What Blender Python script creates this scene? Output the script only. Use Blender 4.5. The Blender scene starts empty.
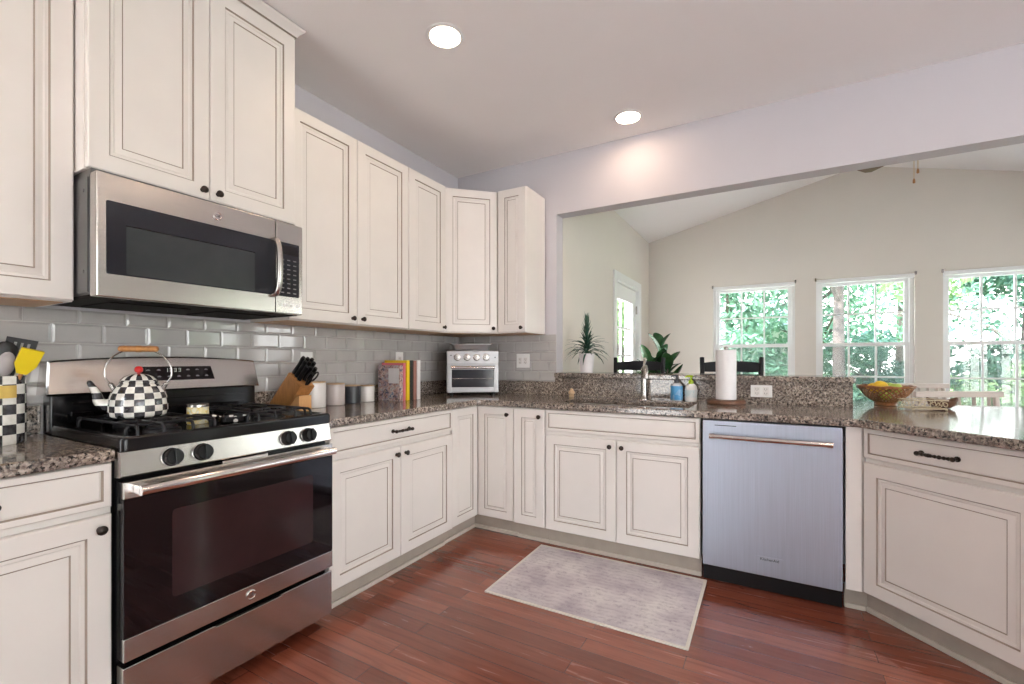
import bpy, bmesh, math, random
from mathutils import Vector, Matrix, noise
from math import pi, sin, cos, radians
SC = bpy.context.scene
COL = SC.collection
random.seed(7)

# ------------------------------------------------------------------ camera, sky, sun, exposure
cam_d = bpy.data.cameras.new('camera')
cam_d.sensor_width = 36.0
cam_d.lens = 36.0 * 459.21 / 1024
cam_d.shift_y = 17.576 / 1024
cam_d.clip_start = 0.02
cam_d.clip_end = 400
cam = bpy.data.objects.new('camera', cam_d)
COL.objects.link(cam)
cam.location = (2.3985, -3.2712, 1.1879)
cam.rotation_euler = (pi / 2, 0, radians(29.536))
SC.camera = cam

SKY_STRENGTH = 5.5
world = bpy.data.worlds.new('sky')
SC.world = world
world.use_nodes = True
wn = world.node_tree
bg = wn.nodes['Background']
tc = wn.nodes.new('ShaderNodeTexCoord')
sp = wn.nodes.new('ShaderNodeSeparateXYZ')
rp = wn.nodes.new('ShaderNodeValToRGB')
rp.color_ramp.elements[0].position = 0.0
rp.color_ramp.elements[0].color = (1.0, 1.0, 0.98, 1)
rp.color_ramp.elements[1].position = 0.8
rp.color_ramp.elements[1].color = (0.62, 0.80, 1.0, 1)
wn.links.new(tc.outputs['Generated'], sp.inputs[0])
wn.links.new(sp.outputs['Z'], rp.inputs[0])
wn.links.new(rp.outputs[0], bg.inputs['Color'])
bg.inputs['Strength'].default_value = SKY_STRENGTH

sun_d = bpy.data.lights.new('sun', 'SUN')
sun_d.energy = 12.0
sun_d.angle = radians(2)
sun_d.color = (1.0, 0.95, 0.86)
sun = bpy.data.objects.new('sun', sun_d)
COL.objects.link(sun)
sun.rotation_euler = (radians(38), 0, radians(-35))

vs = SC.view_settings
vs.view_transform = 'Standard'
vs.look = 'None'
vs.gamma = 1
vs.use_curve_mapping = False
vs.exposure = 0.86
LAMP_GLOW = 36.0

# ------------------------------------------------------------------ materials
def new_mat(name):
    m = bpy.data.materials.new(name)
    m.use_nodes = True
    return m, m.node_tree, m.node_tree.nodes['Principled BSDF']

def N(nt, kind, **kw):
    n = nt.nodes.new(kind)
    for k, v in kw.items():
        if k in n.inputs:
            n.inputs[k].default_value = v
        else:
            setattr(n, k, v)
    return n

def L(nt, a, b):
    nt.links.new(a, b)

def c4(c):
    return (c[0], c[1], c[2], 1)

def mixcol(nt, fac, a, b, mode='MIX'):
    n = nt.nodes.new('ShaderNodeMix')
    n.data_type = 'RGBA'
    n.blend_type = mode
    for key, val in ((0, fac), (6, a), (7, b)):
        if hasattr(val, 'is_linked'):
            nt.links.new(val, n.inputs[key])
        else:
            n.inputs[key].default_value = c4(val) if key else val
    return n.outputs[2]

def ramp(nt, src, stops, interp='LINEAR'):
    r = nt.nodes.new('ShaderNodeValToRGB')
    r.color_ramp.interpolation = interp
    els = r.color_ramp.elements
    while len(els) < len(stops):
        els.new(0.5)
    for e, (p, c) in zip(els, stops):
        e.position = p
        e.color = c4(c)
    nt.links.new(src, r.inputs[0])
    return r.outputs[0]

def math_n(nt, op, a, b=None):
    n = nt.nodes.new('ShaderNodeMath')
    n.operation = op
    for i, v in enumerate((a, b)):
        if v is None:
            continue
        if hasattr(v, 'is_linked'):
            nt.links.new(v, n.inputs[i])
        else:
            n.inputs[i].default_value = v
    return n.outputs[0]

def objco(nt, scale=(1, 1, 1), rot=(0, 0, 0)):
    t = nt.nodes.new('ShaderNodeTexCoord')
    mp = nt.nodes.new('ShaderNodeMapping')
    mp.inputs['Scale'].default_value = scale
    mp.inputs['Rotation'].default_value = rot
    nt.links.new(t.outputs['Object'], mp.inputs[0])
    return mp.outputs[0]

def simple(name, col, rough=0.5, metal=0.0, var=0.06, scale=14, spec=0.5, coat=0.0, bump=0.0):
    m, nt, b = new_mat(name)
    no = N(nt, 'ShaderNodeTexNoise', Scale=scale, Detail=4)
    L(nt, objco(nt), no.inputs['Vector'])
    dark = tuple(max(0, x * (1 - var)) for x in col)
    lite = tuple(min(1, x * (1 + var)) for x in col)
    L(nt, ramp(nt, no.outputs['Fac'], [(0.3, dark), (0.7, lite)]), b.inputs['Base Color'])
    b.inputs['Roughness'].default_value = rough
    b.inputs['Metallic'].default_value = metal
    b.inputs['Specular IOR Level'].default_value = spec
    b.inputs['Coat Weight'].default_value = coat
    b.inputs['Coat Roughness'].default_value = 0.05
    if bump:
        bp = N(nt, 'ShaderNodeBump', Strength=bump, Distance=0.002)
        L(nt, no.outputs['Fac'], bp.inputs['Height'])
        L(nt, bp.outputs[0], b.inputs['Normal'])
    return m

def emis(name, col, strength):
    m, nt, b = new_mat(name)
    b.inputs['Base Color'].default_value = c4((0.8, 0.8, 0.8))
    b.inputs['Emission Color'].default_value = c4(col)
    b.inputs['Emission Strength'].default_value = strength
    return m

def brushed(name, col, rough, axis_scale, spread=0.06, aniso=0.0):
    m, nt, b = new_mat(name)
    no = N(nt, 'ShaderNodeTexNoise', Scale=1.0, Detail=6, Roughness=0.6)
    L(nt, objco(nt, axis_scale), no.inputs['Vector'])
    L(nt, ramp(nt, no.outputs['Fac'], [(0.3, tuple(x * 0.92 for x in col)), (0.7, tuple(min(1, x * 1.06) for x in col))]), b.inputs['Base Color'])
    b.inputs['Metallic'].default_value = 1.0
    r = math_n(nt, 'MULTIPLY_ADD', no.outputs['Fac'], spread)
    r.node.inputs[2].default_value = rough - spread * 0.5
    L(nt, r, b.inputs['Roughness'])
    bp = N(nt, 'ShaderNodeBump', Strength=0.06, Distance=0.001)
    L(nt, no.outputs['Fac'], bp.inputs['Height'])
    L(nt, bp.outputs[0], b.inputs['Normal'])
    return m

def granite():
    m, nt, b = new_mat('granite')
    co = objco(nt)
    n1 = N(nt, 'ShaderNodeTexNoise', Scale=68, Detail=6, Roughness=0.72, Distortion=0.5)
    n2 = N(nt, 'ShaderNodeTexNoise', Scale=6, Detail=3)
    v1 = N(nt, 'ShaderNodeTexVoronoi', Scale=112)
    n3 = N(nt, 'ShaderNodeTexNoise', Scale=105, Detail=3, Roughness=0.7)
    for n in (n1, n2, v1, n3):
        L(nt, co, n.inputs['Vector'])
    base = ramp(nt, n1.outputs['Fac'], [(0.34, (0.012, 0.010, 0.011)), (0.43, (0.075, 0.055, 0.047)),
                                        (0.51, (0.27, 0.225, 0.185)), (0.63, (0.64, 0.575, 0.50))])
    grain = ramp(nt, v1.outputs['Color'], [(0.0, (0.03, 0.024, 0.022)), (0.35, (0.27, 0.22, 0.185)), (0.85, (0.68, 0.62, 0.55))])
    a = mixcol(nt, 0.36, base, grain)
    spots = ramp(nt, n3.outputs['Fac'], [(0.42, (1, 1, 1)), (0.46, (0, 0, 0))])
    a = mixcol(nt, spots, a, (0.008, 0.007, 0.009))
    patch = ramp(nt, n2.outputs['Fac'], [(0.35, (0.72, 0.70, 0.70)), (0.65, (1.0, 0.97, 0.94))])
    a = mixcol(nt, 1.0, a, patch, 'MULTIPLY')
    L(nt, a, b.inputs['Base Color'])
    b.inputs['Roughness'].default_value = 0.11
    b.inputs['Specular IOR Level'].default_value = 0.75
    return m

def wood_floor():
    m, nt, b = new_mat('cherry floorboards')
    co = objco(nt)
    br = nt.nodes.new('ShaderNodeTexBrick')
    br.offset = 0.37
    br.offset_frequency = 2
    br.squash = 1.0
    for k, v in (('Scale', 1.0), ('Mortar Size', 0.0011), ('Mortar Smooth', 0.2), ('Bias', 0.0), ('Brick Width', 1.05), ('Row Height', 0.083)):
        br.inputs[k].default_value = v
    br.inputs['Color1'].default_value = (0, 0, 0, 1)
    br.inputs['Color2'].default_value = (1, 1, 1, 1)
    br.inputs['Mortar'].default_value = (0.5, 0.5, 0.5, 1)
    L(nt, co, br.inputs['Vector'])
    gr = N(nt, 'ShaderNodeTexNoise', Scale=1.0, Detail=8, Roughness=0.62, Distortion=0.8)
    # the grain jumps from board to board
    off = nt.nodes.new('ShaderNodeVectorMath')
    off.operation = 'MULTIPLY_ADD'
    L(nt, br.outputs['Color'], off.inputs[0])
    off.inputs[1].default_value = (9.0, 5.0, 3.0)
    L(nt, objco(nt, (2.2, 42, 1)), off.inputs[2])
    L(nt, off.outputs[0], gr.inputs['Vector'])
    board = ramp(nt, br.outputs['Color'], [(0.0, (0.175, 0.044, 0.024)), (0.5, (0.235, 0.062, 0.034)), (1.0, (0.30, 0.090, 0.052))])
    grain = ramp(nt, gr.outputs['Fac'], [(0.25, (0.62, 0.55, 0.52)), (0.5, (0.97, 0.96, 0.95)), (0.75, (1.15, 1.15, 1.15))])
    a = mixcol(nt, 1.0, board, grain, 'MULTIPLY')
    a = mixcol(nt, br.outputs['Fac'], a, (0.030, 0.010, 0.006))
    L(nt, a, b.inputs['Base Color'])
    rr = ramp(nt, gr.outputs['Fac'], [(0.2, (0.20, 0.20, 0.20)), (0.8, (0.30, 0.30, 0.30))])
    L(nt, rr, b.inputs['Roughness'])
    b.inputs['Coat Weight'].default_value = 0.6
    b.inputs['Coat Roughness'].default_value = 0.10
    bp = N(nt, 'ShaderNodeBump', Strength=0.25, Distance=0.001)
    L(nt, math_n(nt, 'SUBTRACT', gr.outputs['Fac'], br.outputs['Fac']), bp.inputs['Height'])
    L(nt, bp.outputs[0], b.inputs['Normal'])
    return m

def wood(name, dark, lite, scale=(6, 60, 60), rough=0.45):
    m, nt, b = new_mat(name)
    no = N(nt, 'ShaderNodeTexNoise', Scale=1.0, Detail=6, Roughness=0.6, Distortion=1.0)
    L(nt, objco(nt, scale), no.inputs['Vector'])
    L(nt, ramp(nt, no.outputs['Fac'], [(0.3, dark), (0.7, lite)]), b.inputs['Base Color'])
    b.inputs['Roughness'].default_value = rough
    return m

def checker(name, around, rows, zoff=0.0, flat=False):
    m, nt, b = new_mat(name)
    s = nt.nodes.new('ShaderNodeSeparateXYZ')
    L(nt, objco(nt), s.inputs[0])
    ang = math_n(nt, 'ARCTAN2', s.outputs['Y'], s.outputs['X'])
    u = math_n(nt, 'FLOOR', math_n(nt, 'MULTIPLY', ang, around / (2 * pi)))
    v = math_n(nt, 'FLOOR', math_n(nt, 'MULTIPLY', math_n(nt, 'ADD', s.outputs['Z'], zoff), rows))
    k = math_n(nt, 'FLOORED_MODULO', math_n(nt, 'ADD', u, v), 2.0)
    no = N(nt, 'ShaderNodeTexNoise', Scale=60, Detail=4)
    L(nt, objco(nt), no.inputs['Vector'])
    dk = ramp(nt, no.outputs['Fac'], [(0.3, (0.012, 0.012, 0.014)), (0.75, (0.09, 0.09, 0.10))])
    wh = ramp(nt, no.outputs['Fac'], [(0.3, (0.72, 0.70, 0.64)), (0.7, (0.86, 0.85, 0.80))])
    L(nt, mixcol(nt, k, dk, wh), b.inputs['Base Color'])
    b.inputs['Roughness'].default_value = 0.16
    b.inputs['Coat Weight'].default_value = 0.5
    return m

def spotted(name, ground, spot, scale, thr, rough=0.4, metric='F1'):
    m, nt, b = new_mat(name)
    v = N(nt, 'ShaderNodeTexVoronoi', Scale=scale)
    L(nt, objco(nt), v.inputs['Vector'])
    L(nt, ramp(nt, v.outputs['Distance'], [(thr - 0.03, spot), (thr + 0.03, ground)]), b.inputs['Base Color'])
    b.inputs['Roughness'].default_value = rough
    return m

def floral(name, stops, scale, rough=0.5):
    m, nt, b = new_mat(name)
    v = N(nt, 'ShaderNodeTexVoronoi', Scale=scale)
    no = N(nt, 'ShaderNodeTexNoise', Scale=scale * 0.6, Detail=5, Distortion=1.4)
    co = objco(nt)
    L(nt, co, v.inputs['Vector'])
    L(nt, co, no.inputs['Vector'])
    L(nt, mixcol(nt, 0.35, ramp(nt, no.outputs['Fac'], stops, 'CONSTANT'), ramp(nt, v.outputs['Color'], stops)), b.inputs['Base Color'])
    b.inputs['Roughness'].default_value = rough
    return m

def rug_mat():
    m, nt, b = new_mat('faded rug pile')
    co = objco(nt)
    n1 = N(nt, 'ShaderNodeTexNoise', Scale=62, Detail=6, Roughness=0.8)
    n2 = N(nt, 'ShaderNodeTexNoise', Scale=4.5, Detail=3)
    v = N(nt, 'ShaderNodeTexVoronoi', Scale=17)
    for n in (n1, n2, v):
        L(nt, co, n.inputs['Vector'])
    # faint concentric medallions, worn away in patches
    w = N(nt, 'ShaderNodeTexWave', Scale=9, Distortion=7.0, Detail=3)
    w.wave_type = 'RINGS'
    L(nt, co, w.inputs['Vector'])
    base = ramp(nt, n2.outputs['Fac'], [(0.34, (0.44, 0.39, 0.42)), (0.5, (0.58, 0.53, 0.54)), (0.66, (0.68, 0.64, 0.62))])
    pat = mixcol(nt, 0.5, ramp(nt, w.outputs['Fac'], [(0.35, (0, 0, 0)), (0.65, (1, 1, 1))]), ramp(nt, v.outputs['Distance'], [(0.25, (1, 1, 1)), (0.6, (0, 0, 0))]))
    worn = ramp(nt, n1.outputs['Fac'], [(0.42, (0, 0, 0)), (0.66, (0.75, 0.75, 0.75))])
    fac = mixcol(nt, 1.0, pat, worn, 'MULTIPLY')
    L(nt, mixcol(nt, fac, base, (0.22, 0.175, 0.22)), b.inputs['Base Color'])
    b.inputs['Roughness'].default_value = 0.95
    b.inputs['Specular IOR Level'].default_value = 0.1
    bp = N(nt, 'ShaderNodeBump', Strength=0.3, Distance=0.002)
    L(nt, n1.outputs['Fac'], bp.inputs['Height'])
    L(nt, bp.outputs[0], b.inputs['Normal'])
    return m

def pane_mat(name, tint=(1, 1, 1), gloss=0.09, rough=0.0):
    m = bpy.data.materials.new(name)
    m.use_nodes = True
    nt = m.node_tree
    nt.nodes.clear()
    o = nt.nodes.new('ShaderNodeOutputMaterial')
    t = N(nt, 'ShaderNodeBsdfTransparent', Color=c4(tint))
    g = N(nt, 'ShaderNodeBsdfGlossy', Roughness=rough)
    no = N(nt, 'ShaderNodeTexNoise', Scale=3)
    L(nt, objco(nt), no.inputs['Vector'])
    L(nt, ramp(nt, no.outputs['Fac'], [(0.3, (0.92, 0.95, 0.95)), (0.7, (1, 1, 1))]), g.inputs['Color'])
    lw = N(nt, 'ShaderNodeLayerWeight', Blend=0.25)
    f = math_n(nt, 'MULTIPLY_ADD', lw.outputs['Facing'], 0.25)
    f.node.inputs[2].default_value = gloss * 0.3
    mx = nt.nodes.new('ShaderNodeMixShader')
    L(nt, f, mx.inputs[0])
    L(nt, t.outputs[0], mx.inputs[1])
    L(nt, g.outputs[0], mx.inputs[2])
    L(nt, mx.outputs[0], o.inputs[0])
    return m

def mesh_screen_mat():
    m = bpy.data.materials.new('insect screen mesh')
    m.use_nodes = True
    nt = m.node_tree
    nt.nodes.clear()
    o = nt.nodes.new('ShaderNodeOutputMaterial')
    t = N(nt, 'ShaderNodeBsdfTransparent')
    d = N(nt, 'ShaderNodeBsdfDiffuse', Color=c4((0.16, 0.18, 0.18)))
    ck = nt.nodes.new('ShaderNodeTexNoise')
    ck.inputs['Scale'].default_value = 900
    L(nt, objco(nt), ck.inputs['Vector'])
    mx = nt.nodes.new('ShaderNodeMixShader')
    f = math_n(nt, 'MULTIPLY_ADD', ck.outputs['Fac'], 0.2)
    f.node.inputs[2].default_value = 0.24
    L(nt, f, mx.inputs[0])
    L(nt, t.outputs[0], mx.inputs[1])
    L(nt, d.outputs[0], mx.inputs[2])
    L(nt, mx.outputs[0], o.inputs[0])
    return m

def leaf_mat(name, dark, lite, scale=3.0, rough=0.5, trans=0.25):
    m, nt, b = new_mat(name)
    no = N(nt, 'ShaderNodeTexNoise', Scale=scale, Detail=5, Roughness=0.7)
    L(nt, objco(nt), no.inputs['Vector'])
    col = ramp(nt, no.outputs['Fac'], [(0.3, dark), (0.7, lite)])
    L(nt, col, b.inputs['Base Color'])
    b.inputs['Roughness'].default_value = rough
    if trans:
        o = nt.nodes['Material Output']
        tr = nt.nodes.new('ShaderNodeBsdfTranslucent')
        L(nt, col, tr.inputs['Color'])
        mx = nt.nodes.new('ShaderNodeMixShader')
        mx.inputs[0].default_value = trans
        L(nt, b.outputs[0], mx.inputs[1])
        L(nt, tr.outputs[0], mx.inputs[2])
        L(nt, mx.outputs[0], o.inputs[0])
    return m

M = {}
M['paint'] = simple('cream cabinet paint', (0.73, 0.69, 0.65), 0.38, var=0.025, scale=5)
M['glaze'] = simple('umber glaze in the grooves', (0.30, 0.245, 0.20), 0.5)
M['raw'] = wood('raw maple underside', (0.50, 0.30, 0.16), (0.66, 0.43, 0.25))
M['toe'] = simple('shaded toe kick cream', (0.40, 0.345, 0.29), 0.5)  # cabinet cream darkened; the recess's shade is put into the colour
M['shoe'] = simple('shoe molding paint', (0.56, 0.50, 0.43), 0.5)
M['wall'] = simple('pale grey wall paint', (0.56, 0.535, 0.56), 0.85, var=0.015, scale=3)
M['wallbeige'] = simple('beige wall paint', (0.70, 0.655, 0.59), 0.85, var=0.015, scale=3)
M['ceil'] = simple('ceiling paint', (0.87, 0.845, 0.835), 0.9, var=0.01, scale=3)
M['ceilwhite'] = simple('white ceiling paint', (0.90, 0.89, 0.87), 0.9, var=0.01, scale=3)
M['trim'] = simple('white trim paint', (0.82, 0.82, 0.81), 0.4, var=0.01)
M['tile'] = simple('glazed grey tile', (0.45, 0.43, 0.415), 0.07, var=0.07, scale=6, coat=0.3)
M['grout'] = simple('pale grout', (0.58, 0.56, 0.54), 0.9)
M['granite'] = granite()
M['floor'] = wood_floor()
M['steel'] = brushed('brushed steel', (0.56, 0.53, 0.50), 0.23, (3, 3, 260))
M['steelv'] = brushed('sky-tinted brushed steel', (0.49, 0.545, 0.64), 0.46, (240, 3, 3))  # bluish: the sky's reflection is mixed into the steel colour
M['steelsoft'] = brushed('dull brushed steel', (0.36, 0.355, 0.355), 0.38, (3, 3, 200))
M['sinksteel'] = brushed('satin sink steel', (0.82, 0.81, 0.80), 0.38, (40, 40, 40), 0.04)
M['chrome'] = brushed('polished steel', (0.78, 0.76, 0.74), 0.12, (5, 5, 5), 0.02)
M['nickel'] = brushed('satin nickel', (0.42, 0.40, 0.375), 0.26, (9, 9, 9), 0.04)
M['bronze'] = simple('oil rubbed bronze', (0.035, 0.027, 0.022), 0.35, 0.7)
M['blackgloss'] = simple('black glass', (0.006, 0.004, 0.005), 0.05, var=0.2, spec=0.4)
M['ovenglass'] = simple('smoked oven glass', (0.026, 0.013, 0.014), 0.06, var=0.3, scale=4, spec=0.4)
M['mwglass'] = simple('microwave door glass', (0.014, 0.015, 0.020), 0.10, var=0.1)
M['mwmesh'] = simple('microwave window mesh', (0.036, 0.042, 0.044), 0.12, var=0.1)
M['enamel'] = simple('black enamel', (0.005, 0.005, 0.006), 0.16, var=0.2, spec=0.4)
M['iron'] = simple('cast iron', (0.010, 0.010, 0.013), 0.42, var=0.2, scale=80, bump=0.1, spec=0.4)
M['blackplastic'] = simple('black plastic', (0.006, 0.006, 0.007), 0.35, spec=0.35)
M['ventblack'] = simple('black painted vent', (0.006, 0.005, 0.005), 0.7, spec=0.15)
M['darksteel'] = brushed('dark side steel', (0.15, 0.15, 0.155), 0.3, (3, 3, 120))
M['white'] = simple('white plastic', (0.78, 0.77, 0.75), 0.35, var=0.01)
M['ceramic'] = simple('white glazed ceramic', (0.76, 0.73, 0.70), 0.2, var=0.02)
M['taupe'] = simple('pale taupe ceramic', (0.52, 0.46, 0.44), 0.3, var=0.02)
M['charcoal'] = simple('charcoal ceramic', (0.045, 0.048, 0.056), 0.35, var=0.05)
M['palewood'] = wood('pale bamboo', (0.52, 0.35, 0.20), (0.68, 0.49, 0.30))
M['oak'] = wood('honey oak', (0.36, 0.15, 0.045), (0.55, 0.26, 0.085), (50, 50, 8))
M['oaklite'] = wood('light honey oak', (0.58, 0.29, 0.10), (0.72, 0.40, 0.17), (50, 50, 8))
M['walnut'] = wood('walnut', (0.10, 0.042, 0.022), (0.20, 0.09, 0.045), (8, 60, 60))
M['paper'] = simple('paper towel', (0.80, 0.79, 0.79), 0.95, var=0.015, scale=60, bump=0.2)
M['red'] = simple('red knob', (0.55, 0.012, 0.012), 0.3)
M['yellow'] = simple('yellow silicone', (0.80, 0.60, 0.012), 0.4)
M['greysil'] = simple('grey silicone', (0.33, 0.30, 0.30), 0.5)
M['kettle'] = checker('black and white checked enamel', 18, 44, 0.002)
M['crock'] = checker('black and white checked crock', 14, 31, 0.0)
M['gold'] = simple('brass plaque', (0.66, 0.44, 0.13), 0.28, 1.0)
M['spots'] = spotted('black with white flowers', (0.014, 0.014, 0.016), (0.80, 0.78, 0.74), 38, 0.30, 0.2)
M['tin'] = floral('yellow flowered tin', [(0.0, (0.78, 0.74, 0.56)), (0.46, (0.78, 0.55, 0.06)), (0.54, (0.60, 0.62, 0.50)), (0.60, (0.82, 0.80, 0.70))], 40, 0.3)
M['rug'] = rug_mat()
M['binding'] = simple('cream rug binding', (0.68, 0.63, 0.56), 0.95, bump=0.2, scale=200)
M['glass'] = pane_mat('window glass')
M['clear'] = pane_mat('clear glass', (0.95, 0.97, 0.97))
M['screen'] = mesh_screen_mat()
M['blackwood'] = simple('black painted wood', (0.006, 0.006, 0.009), 0.4, var=0.2, spec=0.3)
M['greywood'] = wood('whitewashed wood', (0.56, 0.48, 0.42), (0.66, 0.58, 0.52))
M['pot'] = simple('white ceramic pot', (0.76, 0.72, 0.73), 0.4, var=0.03, scale=60, bump=0.2)
M['spiky'] = leaf_mat('spiky leaf', (0.012, 0.045, 0.030), (0.045, 0.12, 0.075), 12, 0.4, 0.1)
M['rubber'] = leaf_mat('broad glossy leaf', (0.010, 0.045, 0.014), (0.04, 0.13, 0.04), 8, 0.25, 0.1)
M['soil'] = simple('potting soil', (0.03, 0.02, 0.014), 0.95)
M['leafA'] = leaf_mat('teal green leaves', (0.05, 0.14, 0.085), (0.20, 0.36, 0.25))
M['leafB'] = leaf_mat('bright green leaves', (0.07, 0.16, 0.05), (0.26, 0.40, 0.17))
M['leafC'] = leaf_mat('deep green leaves', (0.035, 0.11, 0.075), (0.13, 0.26, 0.19))
M['bark'] = simple('bark', (0.10, 0.085, 0.08), 0.95, var=0.3, scale=12)
M['grass'] = simple('lawn grass', (0.20, 0.34, 0.10), 0.95, var=0.3, scale=2)
M['bounce_ground'] = simple('pale concrete paving', (0.66, 0.63, 0.60), 0.9, var=0.1, scale=2)  # kept pale so this added ground bounces light up to the ceilings
M['sidings'] = simple('pale blue roofing', (0.62, 0.72, 0.76), 0.7)
M['sidingw'] = simple('white siding', (0.72, 0.74, 0.74), 0.7)
M['lamp'] = emis('lamp lens', (1.0, 0.74, 0.54), LAMP_GLOW)
M['digits'] = emis('green display digits', (0.25, 0.9, 0.45), 0.05)
M['print'] = simple('printed markings', (0.16, 0.16, 0.17), 0.5)
M['bluelabel'] = floral('blue printed label', [(0.0, (0.06, 0.30, 0.60)), (0.55, (0.16, 0.44, 0.72)), (0.66, (0.62, 0.74, 0.80))], 22, 0.4)
M['whitelabel'] = floral('white and teal label', [(0.0, (0.72, 0.74, 0.74)), (0.58, (0.34, 0.62, 0.66)), (0.64, (0.76, 0.77, 0.76))], 24, 0.4)
M['lime'] = simple('lime green plastic', (0.42, 0.60, 0.012), 0.35)
M['bottle'] = simple('milky bottle plastic', (0.52, 0.55, 0.60), 0.2)
M['wicker'] = wood('glazed brown wicker', (0.16, 0.055, 0.016), (0.44, 0.19, 0.065), (70, 70, 70), 0.3)
M['goldwire'] = simple('antique gold wire', (0.62, 0.54, 0.38), 0.4, 0.6)
M['lemon'] = simple('lemon skin', (0.80, 0.52, 0.03), 0.45, bump=0.2, scale=120)
M['apple'] = simple('green apple skin', (0.42, 0.55, 0.10), 0.3, var=0.2)
M['bookpages'] = simple('book pages', (0.70, 0.66, 0.58), 0.9)
M['b_pink'] = simple('pink cloth cover', (0.66, 0.16, 0.20), 0.6)
M['b_yellow'] = simple('yellow cover', (0.78, 0.55, 0.012), 0.4)
M['b_black'] = simple('black cover', (0.012, 0.012, 0.014), 0.4)
M['b_brown'] = simple('rose brown cover', (0.34, 0.16, 0.13), 0.5)
M['b_white'] = simple('white cover', (0.74, 0.70, 0.70), 0.5)
M['b_floral'] = floral('patterned cover', [(0.0, (0.03, 0.03, 0.04)), (0.42, (0.48, 0.30, 0.27)), (0.55, (0.62, 0.58, 0.52)), (0.64, (0.10, 0.16, 0.30))], 62, 0.5)
M['b_label'] = simple('pale cover panel', (0.66, 0.65, 0.66), 0.5)

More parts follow.
